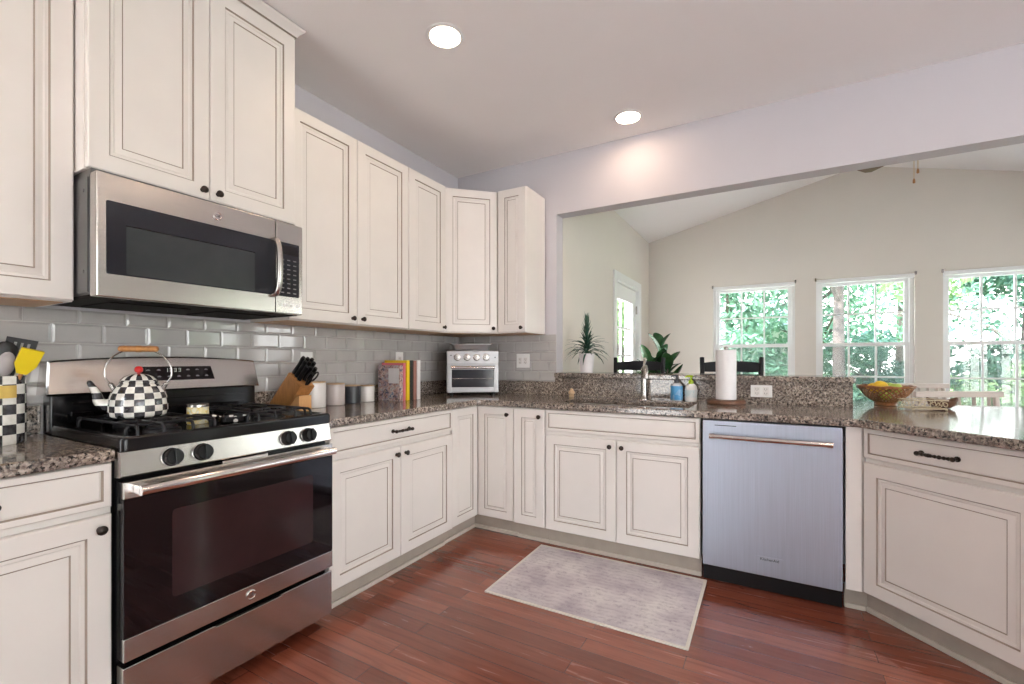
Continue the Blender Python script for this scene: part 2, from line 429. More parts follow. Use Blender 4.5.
# ------------------------------------------------------------------ geometry helpers
class G:
    """collects shapes into one mesh; m = material slot"""
    def __init__(s):
        s.bm = bmesh.new()

    def _mark(s, faces, m):
        for f in faces:
            f.material_index = m

    def box(s, x0, x1, y0, y1, z0, z1, m=0, bev=0.0, seg=2):
        vs_ = [s.bm.verts.new(p) for p in ((x0, y0, z0), (x1, y0, z0), (x1, y1, z0), (x0, y1, z0), (x0, y0, z1), (x1, y0, z1), (x1, y1, z1), (x0, y1, z1))]
        fs = [s.bm.faces.new([vs_[i] for i in q]) for q in ((0, 3, 2, 1), (4, 5, 6, 7), (0, 1, 5, 4), (1, 2, 6, 5), (2, 3, 7, 6), (3, 0, 4, 7))]
        s._mark(fs, m)
        if bev:
            es = list({e for f in fs for e in f.edges})
            r = bmesh.ops.bevel(s.bm, geom=es, offset=bev, segments=seg, profile=0.5, affect='EDGES')
            s._mark(r['faces'], m)
        return vs_

    def rings(s, loops, mats=None, cap0=True, cap1=True, m=0):
        """loops: lists of equal numbers of points, skinned one to the next"""
        rows = [[s.bm.verts.new(p) for p in lp] for lp in loops]
        n = len(rows[0])
        for i in range(len(rows) - 1):
            mi = mats[i] if mats else m
            for j in range(n):
                f = s.bm.faces.new((rows[i][j], rows[i][(j + 1) % n], rows[i + 1][(j + 1) % n], rows[i + 1][j]))
                f.material_index = mi
        if cap0:
            f = s.bm.faces.new(list(reversed(rows[0])))
            f.material_index = mats[0] if mats else m
        if cap1:
            f = s.bm.faces.new(rows[-1])
            f.material_index = mats[-1] if mats else m

    def lathe(s, prof, o=(0, 0, 0), seg=24, m=0, mats=None, sx=1, sy=1, mat=None):
        loops = []
        for r, z in prof:
            r = max(r, 1e-4)
            lp = [Vector((r * cos(2 * pi * k / seg) * sx, r * sin(2 * pi * k / seg) * sy, z)) for k in range(seg)]
            if mat is not None:
                lp = [mat @ v for v in lp]
            loops.append([v + Vector(o) for v in lp])
        s.rings(loops, mats, m=m)

    def cyl(s, p0, p1, r0, r1=None, seg=16, m=0):
        s.tube([p0, p1], [r0, r0 if r1 is None else r1], seg, m)

    def tube(s, pts, r, seg=10, m=0, closed=False, flat=1.0):
        pts = [Vector(p) for p in pts]
        n = len(pts)
        rad = r if isinstance(r, (list, tuple)) else [r] * n
        t0 = (pts[1] - pts[0]).normalized()
        up = Vector((0, 0, 1)) if abs(t0.z) < 0.9 else Vector((1, 0, 0))
        a = t0.cross(up).normalized()
        loops = []
        for i in range(n):
            if closed:
                t = (pts[(i + 1) % n] - pts[i - 1]).normalized()
            else:
                t = (pts[min(i + 1, n - 1)] - pts[max(i - 1, 0)]).normalized()
            a = (a - t * a.dot(t))
            a = a.normalized() if a.length > 1e-6 else t.orthogonal().normalized()
            b = t.cross(a)
            loops.append([pts[i] + (a * cos(2 * pi * k / seg) + b * sin(2 * pi * k / seg) * flat) * rad[i] for k in range(seg)])
        if closed:
            loops.append(loops[0])
            s.rings(loops, m=m, cap0=False, cap1=False)
            bmesh.ops.remove_doubles(s.bm, verts=s.bm.verts[-2 * seg * (n + 1):] if False else [v for v in s.bm.verts], dist=1e-6)
        else:
            s.rings(loops, m=m)

    def prism(s, poly, z0, z1, m=0, holes=(), mat=None, bev=0.0, mside=None):
        """poly in XY (any winding) with holes, extruded from z0 to z1; mat maps the result"""
        tmp = bmesh.new()
        for lp in [poly] + list(holes):
            v = [tmp.verts.new((p[0], p[1], z0)) for p in lp]
            for i in range(len(v)):
                tmp.edges.new((v[i], v[(i + 1) % len(v)]))
        if holes:
            bmesh.ops.triangle_fill(tmp, edges=tmp.edges[:], use_beauty=True, use_dissolve=True)
        else:
            tmp.faces.new(tmp.verts[:])
        bmesh.ops.recalc_face_normals(tmp, faces=tmp.faces[:])
        r = bmesh.ops.extrude_face_region(tmp, geom=tmp.faces[:])
        for v in r['geom']:
            if isinstance(v, bmesh.types.BMVert):
                v.co.z = z1
        bmesh.ops.recalc_face_normals(tmp, faces=tmp.faces[:])
        if bev:
            es = [e for e in tmp.edges if len(e.link_faces) == 2 and e.calc_face_angle(0) > 0.5 and abs(e.verts[0].co.z - e.verts[1].co.z) < 1e-6]
            bmesh.ops.bevel(tmp, geom=es, offset=bev, segments=3, profile=0.5, affect='EDGES')
        for f in tmp.faces:
            f.material_index = m
        if mat is not None:
            tmp.transform(mat)
        me = bpy.data.meshes.new('tmp')
        tmp.to_mesh(me)
        tmp.free()
        s.bm.from_mesh(me)
        bpy.data.meshes.remove(me)

    def ball(s, c, r, m=0, seg=16, scale=(1, 1, 1)):
        res = bmesh.ops.create_uvsphere(s.bm, u_segments=seg, v_segments=max(6, seg // 2), radius=r)
        for v in res['verts']:
            v.co = Vector((v.co.x * scale[0], v.co.y * scale[1], v.co.z * scale[2])) + Vector(c)
            for f in v.link_faces:
                f.material_index = m

    def quad(s, pts, m=0):
        f = s.bm.faces.new([s.bm.verts.new(p) for p in pts])
        f.material_index = m

    def xf(s, mat):
        s.bm.transform(mat)
        return s

    def add(s, other, mat=None):
        me = bpy.data.meshes.new('tmp')
        other.bm.to_mesh(me)
        if mat is not None:
            me.transform(mat)
        s.bm.from_mesh(me)
        bpy.data.meshes.remove(me)


def obj(name, g, mats, parent=None, loc=None, rotz=0.0, smooth=True, fix=True):
    """link the collected shapes as ONE mesh object"""
    me = bpy.data.meshes.new(name)
    if fix:
        bmesh.ops.recalc_face_normals(g.bm, faces=g.bm.faces[:])
    g.bm.to_mesh(me)
    g.bm.free()
    for m in (mats if isinstance(mats, (list, tuple)) else [mats]):
        me.materials.append(M[m])
    if smooth:
        for p in me.polygons:
            p.use_smooth = True
        me.set_sharp_from_angle(angle=radians(38))
    o = bpy.data.objects.new(name, me)
    COL.objects.link(o)
    if smooth:
        w = o.modifiers.new('even shading', 'WEIGHTED_NORMAL')
        w.keep_sharp = True
        w.weight = 80
    if parent is not None:
        o.parent = parent
    if loc is not None:
        o.location = loc
    o.rotation_euler[2] = rotz
    return o

def tag(o, label, cat, group=None):
    o['label'] = label
    o['category'] = cat
    if group:
        o['group'] = group
    return o

def thing(name, label, cat, loc=(0, 0, 0), rotz=0.0, group=None):
    o = bpy.data.objects.new(name, None)
    o.empty_display_size = 0.1
    COL.objects.link(o)
    o.location = loc
    o.rotation_euler = (0, 0, rotz)
    return tag(o, label, cat, group)

def struct(name, g, mats, parent=None, smooth=False):
    o = obj(name, g, mats, parent, smooth=smooth)
    if parent is None:
        o['kind'] = 'structure'
    return o

def copy_tree(o, parent=None):
    c = o.copy()
    COL.objects.link(c)
    c.parent = parent
    for ch in list(o.children):
        copy_tree(ch, c)
    return c

def T(x=0, y=0, z=0):
    return Matrix.Translation((x, y, z))

def R(a, ax='Z'):
    return Matrix.Rotation(a, 4, ax)

def lettering(text, size, depth, mat, parent, loc, rot, name='lettering'):
    cu = bpy.data.curves.new(name, 'FONT')
    cu.body = text
    cu.size = size
    cu.extrude = depth
    cu.align_x = 'CENTER'
    cu.align_y = 'CENTER'
    t = bpy.data.objects.new(name, cu)
    COL.objects.link(t)
    dg = bpy.context.evaluated_depsgraph_get()
    me = bpy.data.meshes.new_from_object(t.evaluated_get(dg))
    bpy.data.objects.remove(t)
    bpy.data.curves.remove(cu)
    me.materials.clear()
    me.materials.append(M[mat])
    o = bpy.data.objects.new(name, me)
    COL.objects.link(o)
    o.parent = parent
    o.location = loc
    o.rotation_euler = rot
    return o

XZ = Matrix(((1, 0, 0, 0), (0, 0, -1, 0), (0, 1, 0, 0), (0, 0, 0, 1)))   # XY drawing -> XZ wall, extruded towards -Y
# with XZ an extrusion z0..z1 becomes y = -z0..-z1

# ------------------------------------------------------------------ the setting
CEIL = 2.7787
HDR = 2.315
JX = 0.942          # pass-through jamb
BARX = 2.80         # end of the raised bar
SX0, SX1, SY = 0.944, 5.54, 3.06   # sunroom inside faces
PKX, PKZ, EAVE = 3.24, 3.335, 2.766

g = G(); g.box(-0.15, 6.4, -5.8, 3.05, -0.1, 0.0)
struct('floor', g, 'floor')
g = G(); g.box(-0.15, 6.4, -5.8, 0.0, CEIL, CEIL + 0.12)
struct('ceiling', g, 'ceil')
g = G(); g.box(-0.15, 0.0, -5.8, 0.12, 0.0, CEIL)
struct('wall_left', g, 'wall')
# wall between kitchen and sunroom: pass-through with dropped header
g = G()
g.prism([(0, 0), (JX, 0), (JX, HDR), (5.9, HDR), (5.9, 0), (6.4, 0), (6.4, 3.6), (0, 3.6)], 0.0, -0.12, mat=XZ)
struct('wall_back', g, 'wall')
g = G(); g.box(JX, BARX, 0.0, 0.12, 0.0, 1.05); g.box(BARX, 3.75, 0.0, 0.12, 0.0, 0.874)
struct('wall_knee', g, 'wall')
# kitchen walls behind the camera, with unseen windows added for fill daylight
def holes_wall(name, outer, holes, y0, y1, mat, extra=None):
    gg = G()
    gg.prism(outer, -y0, -y1, holes=holes, mat=XZ if extra is None else extra @ XZ)
    return struct(name, gg, mat)
def rect(x0, x1, z0, z1):
    return [(x0, z0), (x1, z0), (x1, z1), (x0, z1)]
REAR_FILL = [(0.15, 1.25, 0.10, 2.40), (5.3, 6.15, 0.10, 2.40)]  # added fill windows, set aside from what the steel fronts mirror
holes_wall('wall_rear', rect(0, 6.4, 0, CEIL), [rect(*w) for w in REAR_FILL], -5.8, -5.65, 'wall')
RIGHT_FILL = [(-5.4, -3.5, 0.10, 2.45), (-3.3, -1.4, 0.10, 2.45)]  # unseen windows, added to fill the kitchen with daylight
YZ = Matrix(((0, 0, 1, 0), (1, 0, 0, 0), (0, 1, 0, 0), (0, 0, 0, 1)))   # XY drawing -> YZ wall, extruded along X
g = G(); g.prism(rect(-5.65, 0, 0, CEIL), 6.25, 6.4, holes=[rect(*w) for w in RIGHT_FILL], mat=YZ)
struct('wall_right', g, 'wall')

# sunroom
WIN = [(1.745, 2.632), (2.838, 3.714), (3.936, 4.822)]
WZ0, WZ1, WMID = 0.58, 2.105, 1.358
g = G()
slope = (PKZ - EAVE) / (PKX - SX0)
g.prism([(SX0 - 0.15, 0), (SX1 + 0.15, 0), (SX1 + 0.15, EAVE + 0.0), (PKX, PKZ + 0.04), (SX0 - 0.15, EAVE)], -SY, -SY - 0.15,
        holes=[rect(a, b, WZ0, WZ1) for a, b in WIN], mat=XZ)
struct('wall_sunroom_back', g, 'wallbeige')
DY0, DY1, DZ = 1.53, 2.50, 2.06
g = G(); g.prism([(0.12, 0), (DY0, 0), (DY0, DZ), (DY1, DZ), (DY1, 0), (SY, 0), (SY, EAVE), (0.12, EAVE)], SX0 - 0.15, SX0, mat=YZ)
struct('wall_sunroom_left', g, 'wallbeige')
SIDE_FILL = [(0.45, 1.35, WZ0, WZ1), (1.55, 2.45, WZ0, WZ1)]  # unseen windows, added and sized for sunroom light and reflections
g = G(); g.prism(rect(0.12, SY, 0, EAVE), SX1, SX1 + 0.15, holes=[rect(*w) for w in SIDE_FILL], mat=YZ)
struct('wall_sunroom_right', g, 'wallbeige')
g = G()
e = 0.20
g.prism([(SX0 - e, EAVE - slope * e), (PKX, PKZ), (SX1 + e, EAVE - slope * e), (SX1 + e, EAVE - slope * e + 0.14), (PKX, PKZ + 0.14), (SX0 - e, EAVE - slope * e + 0.14)], -0.12, -SY - 0.3, mat=XZ)
struct('ceiling_sunroom', g, 'ceilwhite')
g = G(); g.box(SX0, SX0 + 0.014, DY1 + 0.09, SY - 0.016, 0.0, 0.13); g.box(SX0 + 0.0, SX1, SY - 0.014, SY, 0.0, 0.13)
struct('baseboard_sunroom', g, 'trim')

# windows: frame, two sashes with muntins, glass, screen, blind head
WN = [0]
def window(x0, x1, z0, z1, mid, mat, cols=3, rows=2, screen=True, blind=True, name=None):
    """drawn in XZ with the room towards -Y at y = 0 and the wall 0..0.15"""
    WN[0] += 1
    w = bpy.data.objects.new('window_%d' % WN[0], None)
    COL.objects.link(w)
    w['kind'] = 'structure'
    w.matrix_world = mat
    F = 0.035
    gg = G()
    gg.box(x0, x0 + F, 0.05, 0.14, z0, z1); gg.box(x1 - F, x1, 0.05, 0.14, z0, z1)
    gg.box(x0 + F, x1 - F, 0.05, 0.14, z0, z0 + F); gg.box(x0 + F, x1 - F, 0.05, 0.14, z1 - F, z1)
    obj('window_frame', gg, 'trim', w)
    gg = G(); gg.box(x0 - 0.03, x1 + 0.03, -0.025, 0.05, z0 - 0.025, z0 - 0.001, bev=0.004)
    obj('window_sill', gg, 'trim', w)
    for up in (0, 1):
        a, b = (mid - 0.02, z1 - F) if up else (z0 + F, mid + 0.02)
        ya, yb = (0.098, 0.13) if up else (0.062, 0.094)
        xa, xb = x0 + F, x1 - F
        S = 0.036
        gg = G()
        gg.box(xa, xa + S, ya, yb, a, b); gg.box(xb - S, xb, ya, yb, a, b)
        gg.box(xa + S, xb - S, ya, yb, a, a + S + (0 if up else 0.012)); gg.box(xa + S, xb - S, ya, yb, b - S, b)
        for k in range(1, cols):
            xm = xa + S + (xb - xa - 2 * S) * k / cols
            gg.box(xm - 0.009, xm + 0.009, ya + 0.006, yb - 0.006, a + S, b - S)
        for k in range(1, rows):
            zm = a + S + (b - a - 2 * S) * k / rows
            gg.box(xa + S, xb - S, ya + 0.0065, yb - 0.0065, zm - 0.009, zm + 0.009)
        sh = obj('upper_sash' if up else 'lower_sash', gg, 'trim', w)
        gg = G(); ym = (ya + yb) / 2
        gg.box(xa + S - 0.004, xb - S + 0.004, ym - 0.002, ym + 0.002, a + S - 0.004, b - S + 0.004)
        obj('pane', gg, 'glass', sh)
    if screen:
        gg = G(); gg.box(x0 + F + 0.01, x1 - F - 0.01, 0.134, 0.136, z0 + F, mid)
        obj('insect_screen', gg, 'screen', w)
    if blind:
        gg = G(); gg.box(x0 + 0.003, x1 - 0.003, -0.012, 0.045, z1 - 0.045, z1 - 0.003, bev=0.006)
        obj('blind_headrail', gg, 'trim', w)
        gg = G(); gg.box(x0 - 0.012, x0 + 0.004, -0.02, -0.001, z1 - 0.02, z1 + 0.016); gg.box(x1 - 0.004, x1 + 0.012, -0.02, -0.001, z1 - 0.02, z1 + 0.016)
        obj('blind_bracket', gg, 'nickel', w)
    return w
for a, b in WIN:
    window(a, b, WZ0, WZ1, WMID, T(0, SY, 0))
for a, b, c, d in SIDE_FILL:
    window(-b, -a, c, d, WMID, T(SX1, 0, 0) @ R(-pi / 2), blind=False)
for a, b, c, d in REAR_FILL:
    window(-b, -a, c, d, (c + d) / 2, T(0, -5.65, 0) @ R(pi), screen=False, blind=False)
for a, b, c, d in RIGHT_FILL:
    window(-b, -a, c, d, (c + d) / 2, T(6.25, 0, 0) @ R(-pi / 2), screen=False, blind=False)

# glazed door in the sunroom's side wall (drawn facing +X)
d = bpy.data.objects.new('door_1', None); COL.objects.link(d); d['kind'] = 'structure'
g = G()
tw = 0.075
g.box(SX0, SX0 + 0.018, DY0 - tw, DY0 + 0.01, 0, DZ - 0.01); g.box(SX0, SX0 + 0.018, DY1 - 0.01, DY1 + tw, 0, DZ - 0.01)
g.box(SX0, SX0 + 0.018, DY0 - tw, DY1 + tw, DZ - 0.01, DZ + tw)
g.box(SX0 - 0.14, SX0, DY0, DY0 + 0.02, 0, DZ); g.box(SX0 - 0.14, SX0, DY1 - 0.02, DY1, 0, DZ); g.box(SX0 - 0.14, SX0, DY0 + 0.02, DY1 - 0.02, DZ - 0.02, DZ)
obj('door_casing', g, 'trim', d)
g = G()
y0, y1, xa, xb = DY0 + 0.024, DY1 - 0.024, SX0 - 0.075, SX0 - 0.03
st = 0.13
g.box(xa, xb, y0, y0 + st, 0.01, DZ - 0.024); g.box(xa, xb, y1 - st, y1, 0.01, DZ - 0.024)
g.box(xa, xb, y0 + st, y1 - st, 0.01, 0.28); g.box(xa, xb, y0 + st, y1 - st, DZ - 0.19, DZ - 0.024)
for k in (1, 2):
    ym = y0 + st + (y1 - y0 - 2 * st) * k / 3
    g.box(xa + 0.01, xb - 0.01, ym - 0.01, ym + 0.01, 0.28, DZ - 0.19)
for k in range(1, 5):
    zm = 0.28 + (DZ - 0.47) * k / 5
    g.box(xa + 0.0105, xb - 0.0105, y0 + st, y1 - st, zm - 0.01, zm + 0.01)
slab = obj('door_slab', g, 'trim', d)
g = G(); g.box((xa + xb) / 2 - 0.002, (xa + xb) / 2 + 0.002, y0 + st - 0.004, y1 - st + 0.004, 0.276, DZ - 0.186)
obj('pane', g, 'glass', slab)
g = G(); g.cyl((xb, y0 + 0.06, 1.0), (xb + 0.05, y0 + 0.06, 1.0), 0.012); g.ball((xb + 0.06, y0 + 0.06, 1.0), 0.028); g.cyl((xb, y0 + 0.06, 1.14), (xb + 0.02, y0 + 0.06, 1.14), 0.027)
obj('door_knob', g, 'nickel', slab)
for z in (0.25, 1.05, 1.80):
    g = G(); g.cyl((xb + 0.012, DY1 - 0.02, z - 0.05), (xb + 0.012, DY1 - 0.02, z + 0.05), 0.010, seg=10)
    obj('hinge', g, 'nickel', d)

# bevelled wall tiles
g = G()
TZ0, TZ1 = 1.018, 1.383
def tile_run(put, length, start):
    """put(u, z, d) -> world point; tiles 0.152 x 0.076 laid in running bond"""
    row = 0
    z = TZ0
    while z < TZ1 - 0.01:
        zt = min(z + 0.0755, TZ1)
        u = start - (0.0775 if row % 2 else 0.0)
        while u < length:
            a, b = max(u, 0.0), min(u + 0.1525, length)
            if b - a > 0.012:
                bv = 0.0085
                lo = [put(p, q, 0.0) for p, q in ((a, z), (b, z), (b, zt), (a, zt))]
                l1 = [put(p, q, 0.004) for p, q in ((a, z), (b, z), (b, zt), (a, zt))]
                l2 = [put(p, q, 0.0075) for p, q in ((a + bv, z + bv), (b - bv, z + bv), (b - bv, zt - bv), (a + bv, zt - bv))]
                g.rings([lo, l1, l2], cap0=False)
            u += 0.155
        z += 0.078
        row += 1
tile_run(lambda u, z, dd: (0.003 + dd, -3.6 + u, z), 3.592, -0.02)
tile_run(lambda u, z, dd: (0.011 + u, -0.003 - dd, z), JX - 0.013, 0.02)
g.box(0.0005, 0.0045, -3.6, -0.001, TZ0 - 0.1, TZ1, m=1)
g.box(0.005, JX, -0.0045, -0.0005, TZ0 - 0.1, TZ1, m=1)
struct('trim_1', g, ['tile', 'grout'])

# ------------------------------------------------------------------ cabinets
def door_geo(w, h, t=0.02, f=0.058, narrow=False):
    """raised-panel door, x 0..w, z 0..h, back at y=0, front at y=-t"""
    gg = G()
    k = 0.62 if narrow else 1.0
    prof = [(0, 0, 0), (0, -t + 0.004, 0), (0.004, -t, 0), (f, -t, 0), (f + 0.0045 * k, -t + 0.006, 1), (f + 0.013 * k, -t + 0.0055, 0), (f + 0.017 * k, -t + 0.009, 0), (f + 0.021 * k, -t + 0.0085, 0),
            (f + 0.036 * k, -t + 0.003, 0), (f + 0.040 * k, -t + 0.0055, 1), (f + 0.043 * k, -t + 0.004, 0)]
    loops, mats = [], []
    for i, y, m in prof:
        loops.append([(i, y, i), (w - i, y, i), (w - i, y, h - i), (i, y, h - i)])
        mats.append(m)
    mats = mats[1:] + [0]
    gg.rings(loops, mats[:len(loops) - 1] + [0])
    return gg

def drawer_geo(w, h, t=0.02):
    gg = G()
    prof = [(0, 0), (0, -t + 0.004), (0.004, -t), (0.020, -t), (0.0245, -t + 0.006), (0.030, -t + 0.003), (0.031, -t + 0.003)]
    loops = [[(i, y, i), (w - i, y, i), (w - i, y, h - i), (i, y, h - i)] for i, y in prof]
    gg.rings(loops, [0, 0, 0, 1, 0, 0])
    return gg

def knob_geo(c):
    """mushroom knob growing towards -Y from c"""
    gg = G()
    mt = R(pi / 2, 'X')
    gg.lathe([(0.0090, 0), (0.0090, 0.003), (0.005, 0.006), (0.0045, 0.011), (0.0095, 0.014), (0.0138, 0.017), (0.0138, 0.020), (0.010, 0.024), (0.001, 0.0255)], c, 18, mat=mt)
    return gg

def pull_geo(x, z, y, half=0.062):
    gg = G()
    for sx in (-1, 1):
        gg.cyl((x + sx * half, y, z), (x + sx * half, y - 0.028, z), 0.006, seg=10)
        gg.ball((x + sx * half, y - 0.028, z), 0.0095, seg=12)
        gg.lathe([(0.011, 0), (0.011, 0.003), (0.007, 0.005)], (x + sx * half, y, z), 12, mat=R(pi / 2, 'X'))
    n = 24
    gg.tube([(x - half + 2 * half * k / n, y - 0.030, z) for k in range(n + 1)], [0.0062 + 0.0018 * sin(k * 2.1) for k in range(n + 1)], 8)
    for k in (-0.3, 0.3):
        gg.ball((x + half * k, y - 0.030, z), 0.0085, seg=10)
    return gg

def hang_door(root, x, z, w, h, knob=None, mat=None, name='door', narrow=False, y=0.0, f=None):
    if f is None:
        f = 0.058
    mat = mat or Matrix.Identity(4)
    dg = door_geo(w, h, narrow=narrow, f=f).xf(mat @ T(x, y, z))
    o = obj(name, dg, ['paint', 'glaze'], root)
    if knob:
        kg = knob_geo((knob[0], y - 0.02, knob[1])).xf(mat)
        obj('knob', kg, 'bronze', o)
    return o

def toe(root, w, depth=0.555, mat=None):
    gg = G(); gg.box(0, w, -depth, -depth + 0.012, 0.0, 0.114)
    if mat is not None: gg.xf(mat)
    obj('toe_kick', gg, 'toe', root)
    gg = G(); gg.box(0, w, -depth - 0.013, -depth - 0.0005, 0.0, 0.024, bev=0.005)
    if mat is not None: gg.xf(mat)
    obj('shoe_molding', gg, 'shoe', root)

GAP = 0.002
def upper(label, loc, rotz, w, depth, h, doors, knobs, side=True):
    root = thing('wall_cabinet', label, 'cabinet', loc, rotz)
    gg = G()
    bd = depth - 0.021
    gg.box(0, w, -bd, 0, 0.0, h, bev=0.001, seg=1)
    obj('body', gg, 'paint', root)
    gg = G(); gg.box(0.018, w - 0.018, -bd + 0.02, -0.005, -0.003, -0.0005)
    obj('underside_panel', gg, 'raw', root)
    for (a, b), kx in zip(doors, knobs):
        hang_door(root, a + GAP, 0.004, b - a - 2 * GAP, h - 0.008, (kx, 0.036) if kx is not None else None, y=-bd - 0.001, narrow=(b - a) < 0.28)
    return root

UZ, UH = 1.385, 1.065
UD = 0.325
# left of the microwave
upper('tall cream wall cabinet beside the microwave, cut off by the picture edge', (0.009, -3.19, UZ), pi / 2, 0.545, UD, UH + 0.0, [(0, 0.545)], [0.04])
# double cabinet right of the microwave
upper('wide cream wall cabinet with two doors over the knife block and canisters', (0.009, -1.847, UZ), pi / 2, 0.852, UD, UH, [(0, 0.426), (0.426, 0.852)], [0.390, 0.462])
upper('single-door cream wall cabinet above the row of books', (0.009, -0.993, UZ), pi / 2, 0.391, UD, UH, [(0, 0.391)], [0.362])
# corner cabinet
root = thing('corner_wall_cabinet', 'cream corner wall cabinet set at an angle above the toaster oven', 'cabinet', (0.009, -0.009, UZ))
A_, B_ = (0.316 - 0.009, -0.600 + 0.009), (0.605 - 0.009, -0.316 + 0.009)
g = G()
n_ = Vector((1, -1)).normalized() * 0.021
gx = lambda p: (p[0] - n_.x, p[1] - n_.y)
g.prism([(0, 0), (0, A_[1]), (gx(A_)[0] - 0.012, A_[1]), gx(A_), gx(B_), (B_[0], gx(B_)[1] + 0.012), (B_[0], 0)], 0, UH)
obj('body', g, 'paint', root)
ang = math.atan2(B_[1] - A_[1], B_[0] - A_[0])
wid = math.hypot(B_[1] - A_[1], B_[0] - A_[0])
dm = T(gx(A_)[0], gx(A_)[1], 0) @ R(ang)
hang_door(root, 0.004, 0.004, wid - 0.008, UH - 0.008, (wid - 0.04, 0.036), mat=dm, y=-0.001)
g = G(); g.prism([(0.02, -0.02), (0.02, A_[1] + 0.02), (A_[0] - 0.04, A_[1] + 0.02), (B_[0] - 0.02, B_[1] + 0.03), (B_[0] - 0.02, -0.02)], -0.003, -0.0005)
obj('underside_panel', g, 'raw', root)
# narrow cabinet on the sink wall
upper('narrow cream wall cabinet at the edge of the pass-through', (0.609, -0.009, UZ), 0.0, 0.239, UD, UH, [(0, 0.239)], [0.205])

# cabinet over the microwave
MW0, MWW = -2.643, 0.773
root = thing('wall_cabinet', 'deep cream cabinet with crown molding directly over the microwave', 'cabinet', (0.002, MW0, 1.827), pi / 2)
H_ = 0.895
g = G(); g.box(0, MWW, -0.396, 0, 0, H_, bev=0.001, seg=1)
obj('body', g, 'paint', root)
for a, b, kx in ((0.004, 0.3855, 0.358), (0.3875, 0.769, 0.417)):
    hang_door(root, a, 0.004, b - a, H_ - 0.012, (kx, 0.038), y=-0.397)
g = G()
cp = [(-0.020, 0.0), (-0.022, 0.008), (-0.030, 0.012), (-0.034, 0.024), (-0.052, 0.040), (-0.056, 0.048), (-0.056, 0.052)]
loops = []
for o_, z in cp:
    q = -o_ - 0.018
    loops.append([(-q, -0.397 - q, H_ + z), (MWW + q, -0.397 - q, H_ + z), (MWW + q, 0, H_ + z), (-q, 0, H_ + z)])
g.rings(loops, [0, 1, 0, 0, 0, 0])
obj('crown_molding', g, ['paint', 'glaze'], root)

# ---- base cabinets
BZ0, BZ1 = 0.114, 0.8745
def base_body(root, w, depth=0.608, hollow=False, mat=None):
    gg = G()
    if hollow:
        gg.box(0, 0.018, -depth, 0, BZ0, BZ1); gg.box(w - 0.018, w, -depth, 0, BZ0, BZ1)
        gg.box(0.018, w - 0.018, -depth, 0, BZ0, BZ0 + 0.018); gg.box(0.018, w - 0.018, -0.012, 0, BZ0 + 0.018, BZ1)
        gg.box(0.018, w - 0.018, -depth, -depth + 0.018, BZ0 + 0.018, BZ1)
    else:
        gg.box(0, w, -depth, 0, BZ0, BZ1, bev=0.001, seg=1)
    if mat is not None: gg.xf(mat)
    obj('body', gg, 'paint', root)

def drawer(root, x, w, z=0.738, h=0.134, pull=True, name='drawer', mat=None, yf=-0.609, px=None):
    gg = drawer_geo(w, h).xf((mat or Matrix.Identity(4)) @ T(x, yf, z))
    o = obj(name, gg, ['paint', 'glaze'], root)
    if pull:
        pg = pull_geo(x + w / 2 if px is None else px, z + h / 2, yf - 0.02)
        if mat is not None: pg.xf(mat)
        obj('pull_handle', pg, 'bronze', o)
    return o
DH = 0.716 - 0.118
# left of the range
root = thing('base_cabinet', 'cream base cabinet with one drawer under the checkered utensil crock', 'cabinet', (0.009, -3.25, 0), pi / 2)
base_body(root, 0.603); toe(root, 0.603); drawer(root, 0.004, 0.595, px=0.29)
hang_door(root, 0.004, 0.118, 0.595, DH, (0.570, 0.676), y=-0.609)
# right of the range
root = thing('base_cabinet', 'cream base cabinet with a wide drawer and two doors beside the range', 'cabinet', (0.009, -1.859, 0), pi / 2)
W_ = 0.936
base_body(root, W_); toe(root, W_); drawer(root, 0.003, W_ - 0.006)
hang_door(root, 0.003, 0.118, W_ / 2 - 0.005, DH, (W_ / 2 - 0.035, 0.676), y=-0.609)
hang_door(root, W_ / 2 + 0.002, 0.118, W_ / 2 - 0.005, DH, (W_ / 2 + 0.035, 0.676), y=-0.609)
# corner cabinet with a folding two-leaf door
root = thing('corner_base_cabinet', 'cream corner base cabinet with a folding two-leaf door', 'cabinet', (0.009, -0.009, 0))
g = G(); c_ = 0.60
g.prism([(0, 0), (0, -0.911), (c_, -0.911), (c_, -c_), (0.906, -c_), (0.906, 0)], BZ0, BZ1)
obj('body', g, 'paint', root)
ml = T(0, -0.911, 0) @ R(pi / 2)
hang_door(root, 0.002, 0.118, 0.911 - c_ - 0.024, 0.752, None, mat=ml, y=-c_ - 0.001, narrow=True, f=0.052)
hang_door(root, c_ + 0.023, 0.118, 0.906 - c_ - 0.025, 0.752, (0.858, 0.822), y=-c_ - 0.001, narrow=True, f=0.052)
g = G(); k_ = 0.546
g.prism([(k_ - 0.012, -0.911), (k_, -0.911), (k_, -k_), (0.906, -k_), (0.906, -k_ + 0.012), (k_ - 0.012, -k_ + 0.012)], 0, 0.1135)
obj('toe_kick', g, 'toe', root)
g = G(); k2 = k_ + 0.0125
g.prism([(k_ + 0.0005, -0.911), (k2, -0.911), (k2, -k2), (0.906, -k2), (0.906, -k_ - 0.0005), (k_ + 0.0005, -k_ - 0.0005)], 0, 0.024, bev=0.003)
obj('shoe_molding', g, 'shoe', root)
# narrow pull-out
root = thing('base_cabinet', 'narrow cream base cabinet with one tall slim door', 'cabinet', (0.9165, -0.009, 0))
base_body(root, 0.2275); toe(root, 0.2275)
hang_door(root, 0.002, 0.118, 0.2235, 0.752, (0.190, 0.822), y=-0.609, narrow=True, f=0.058)
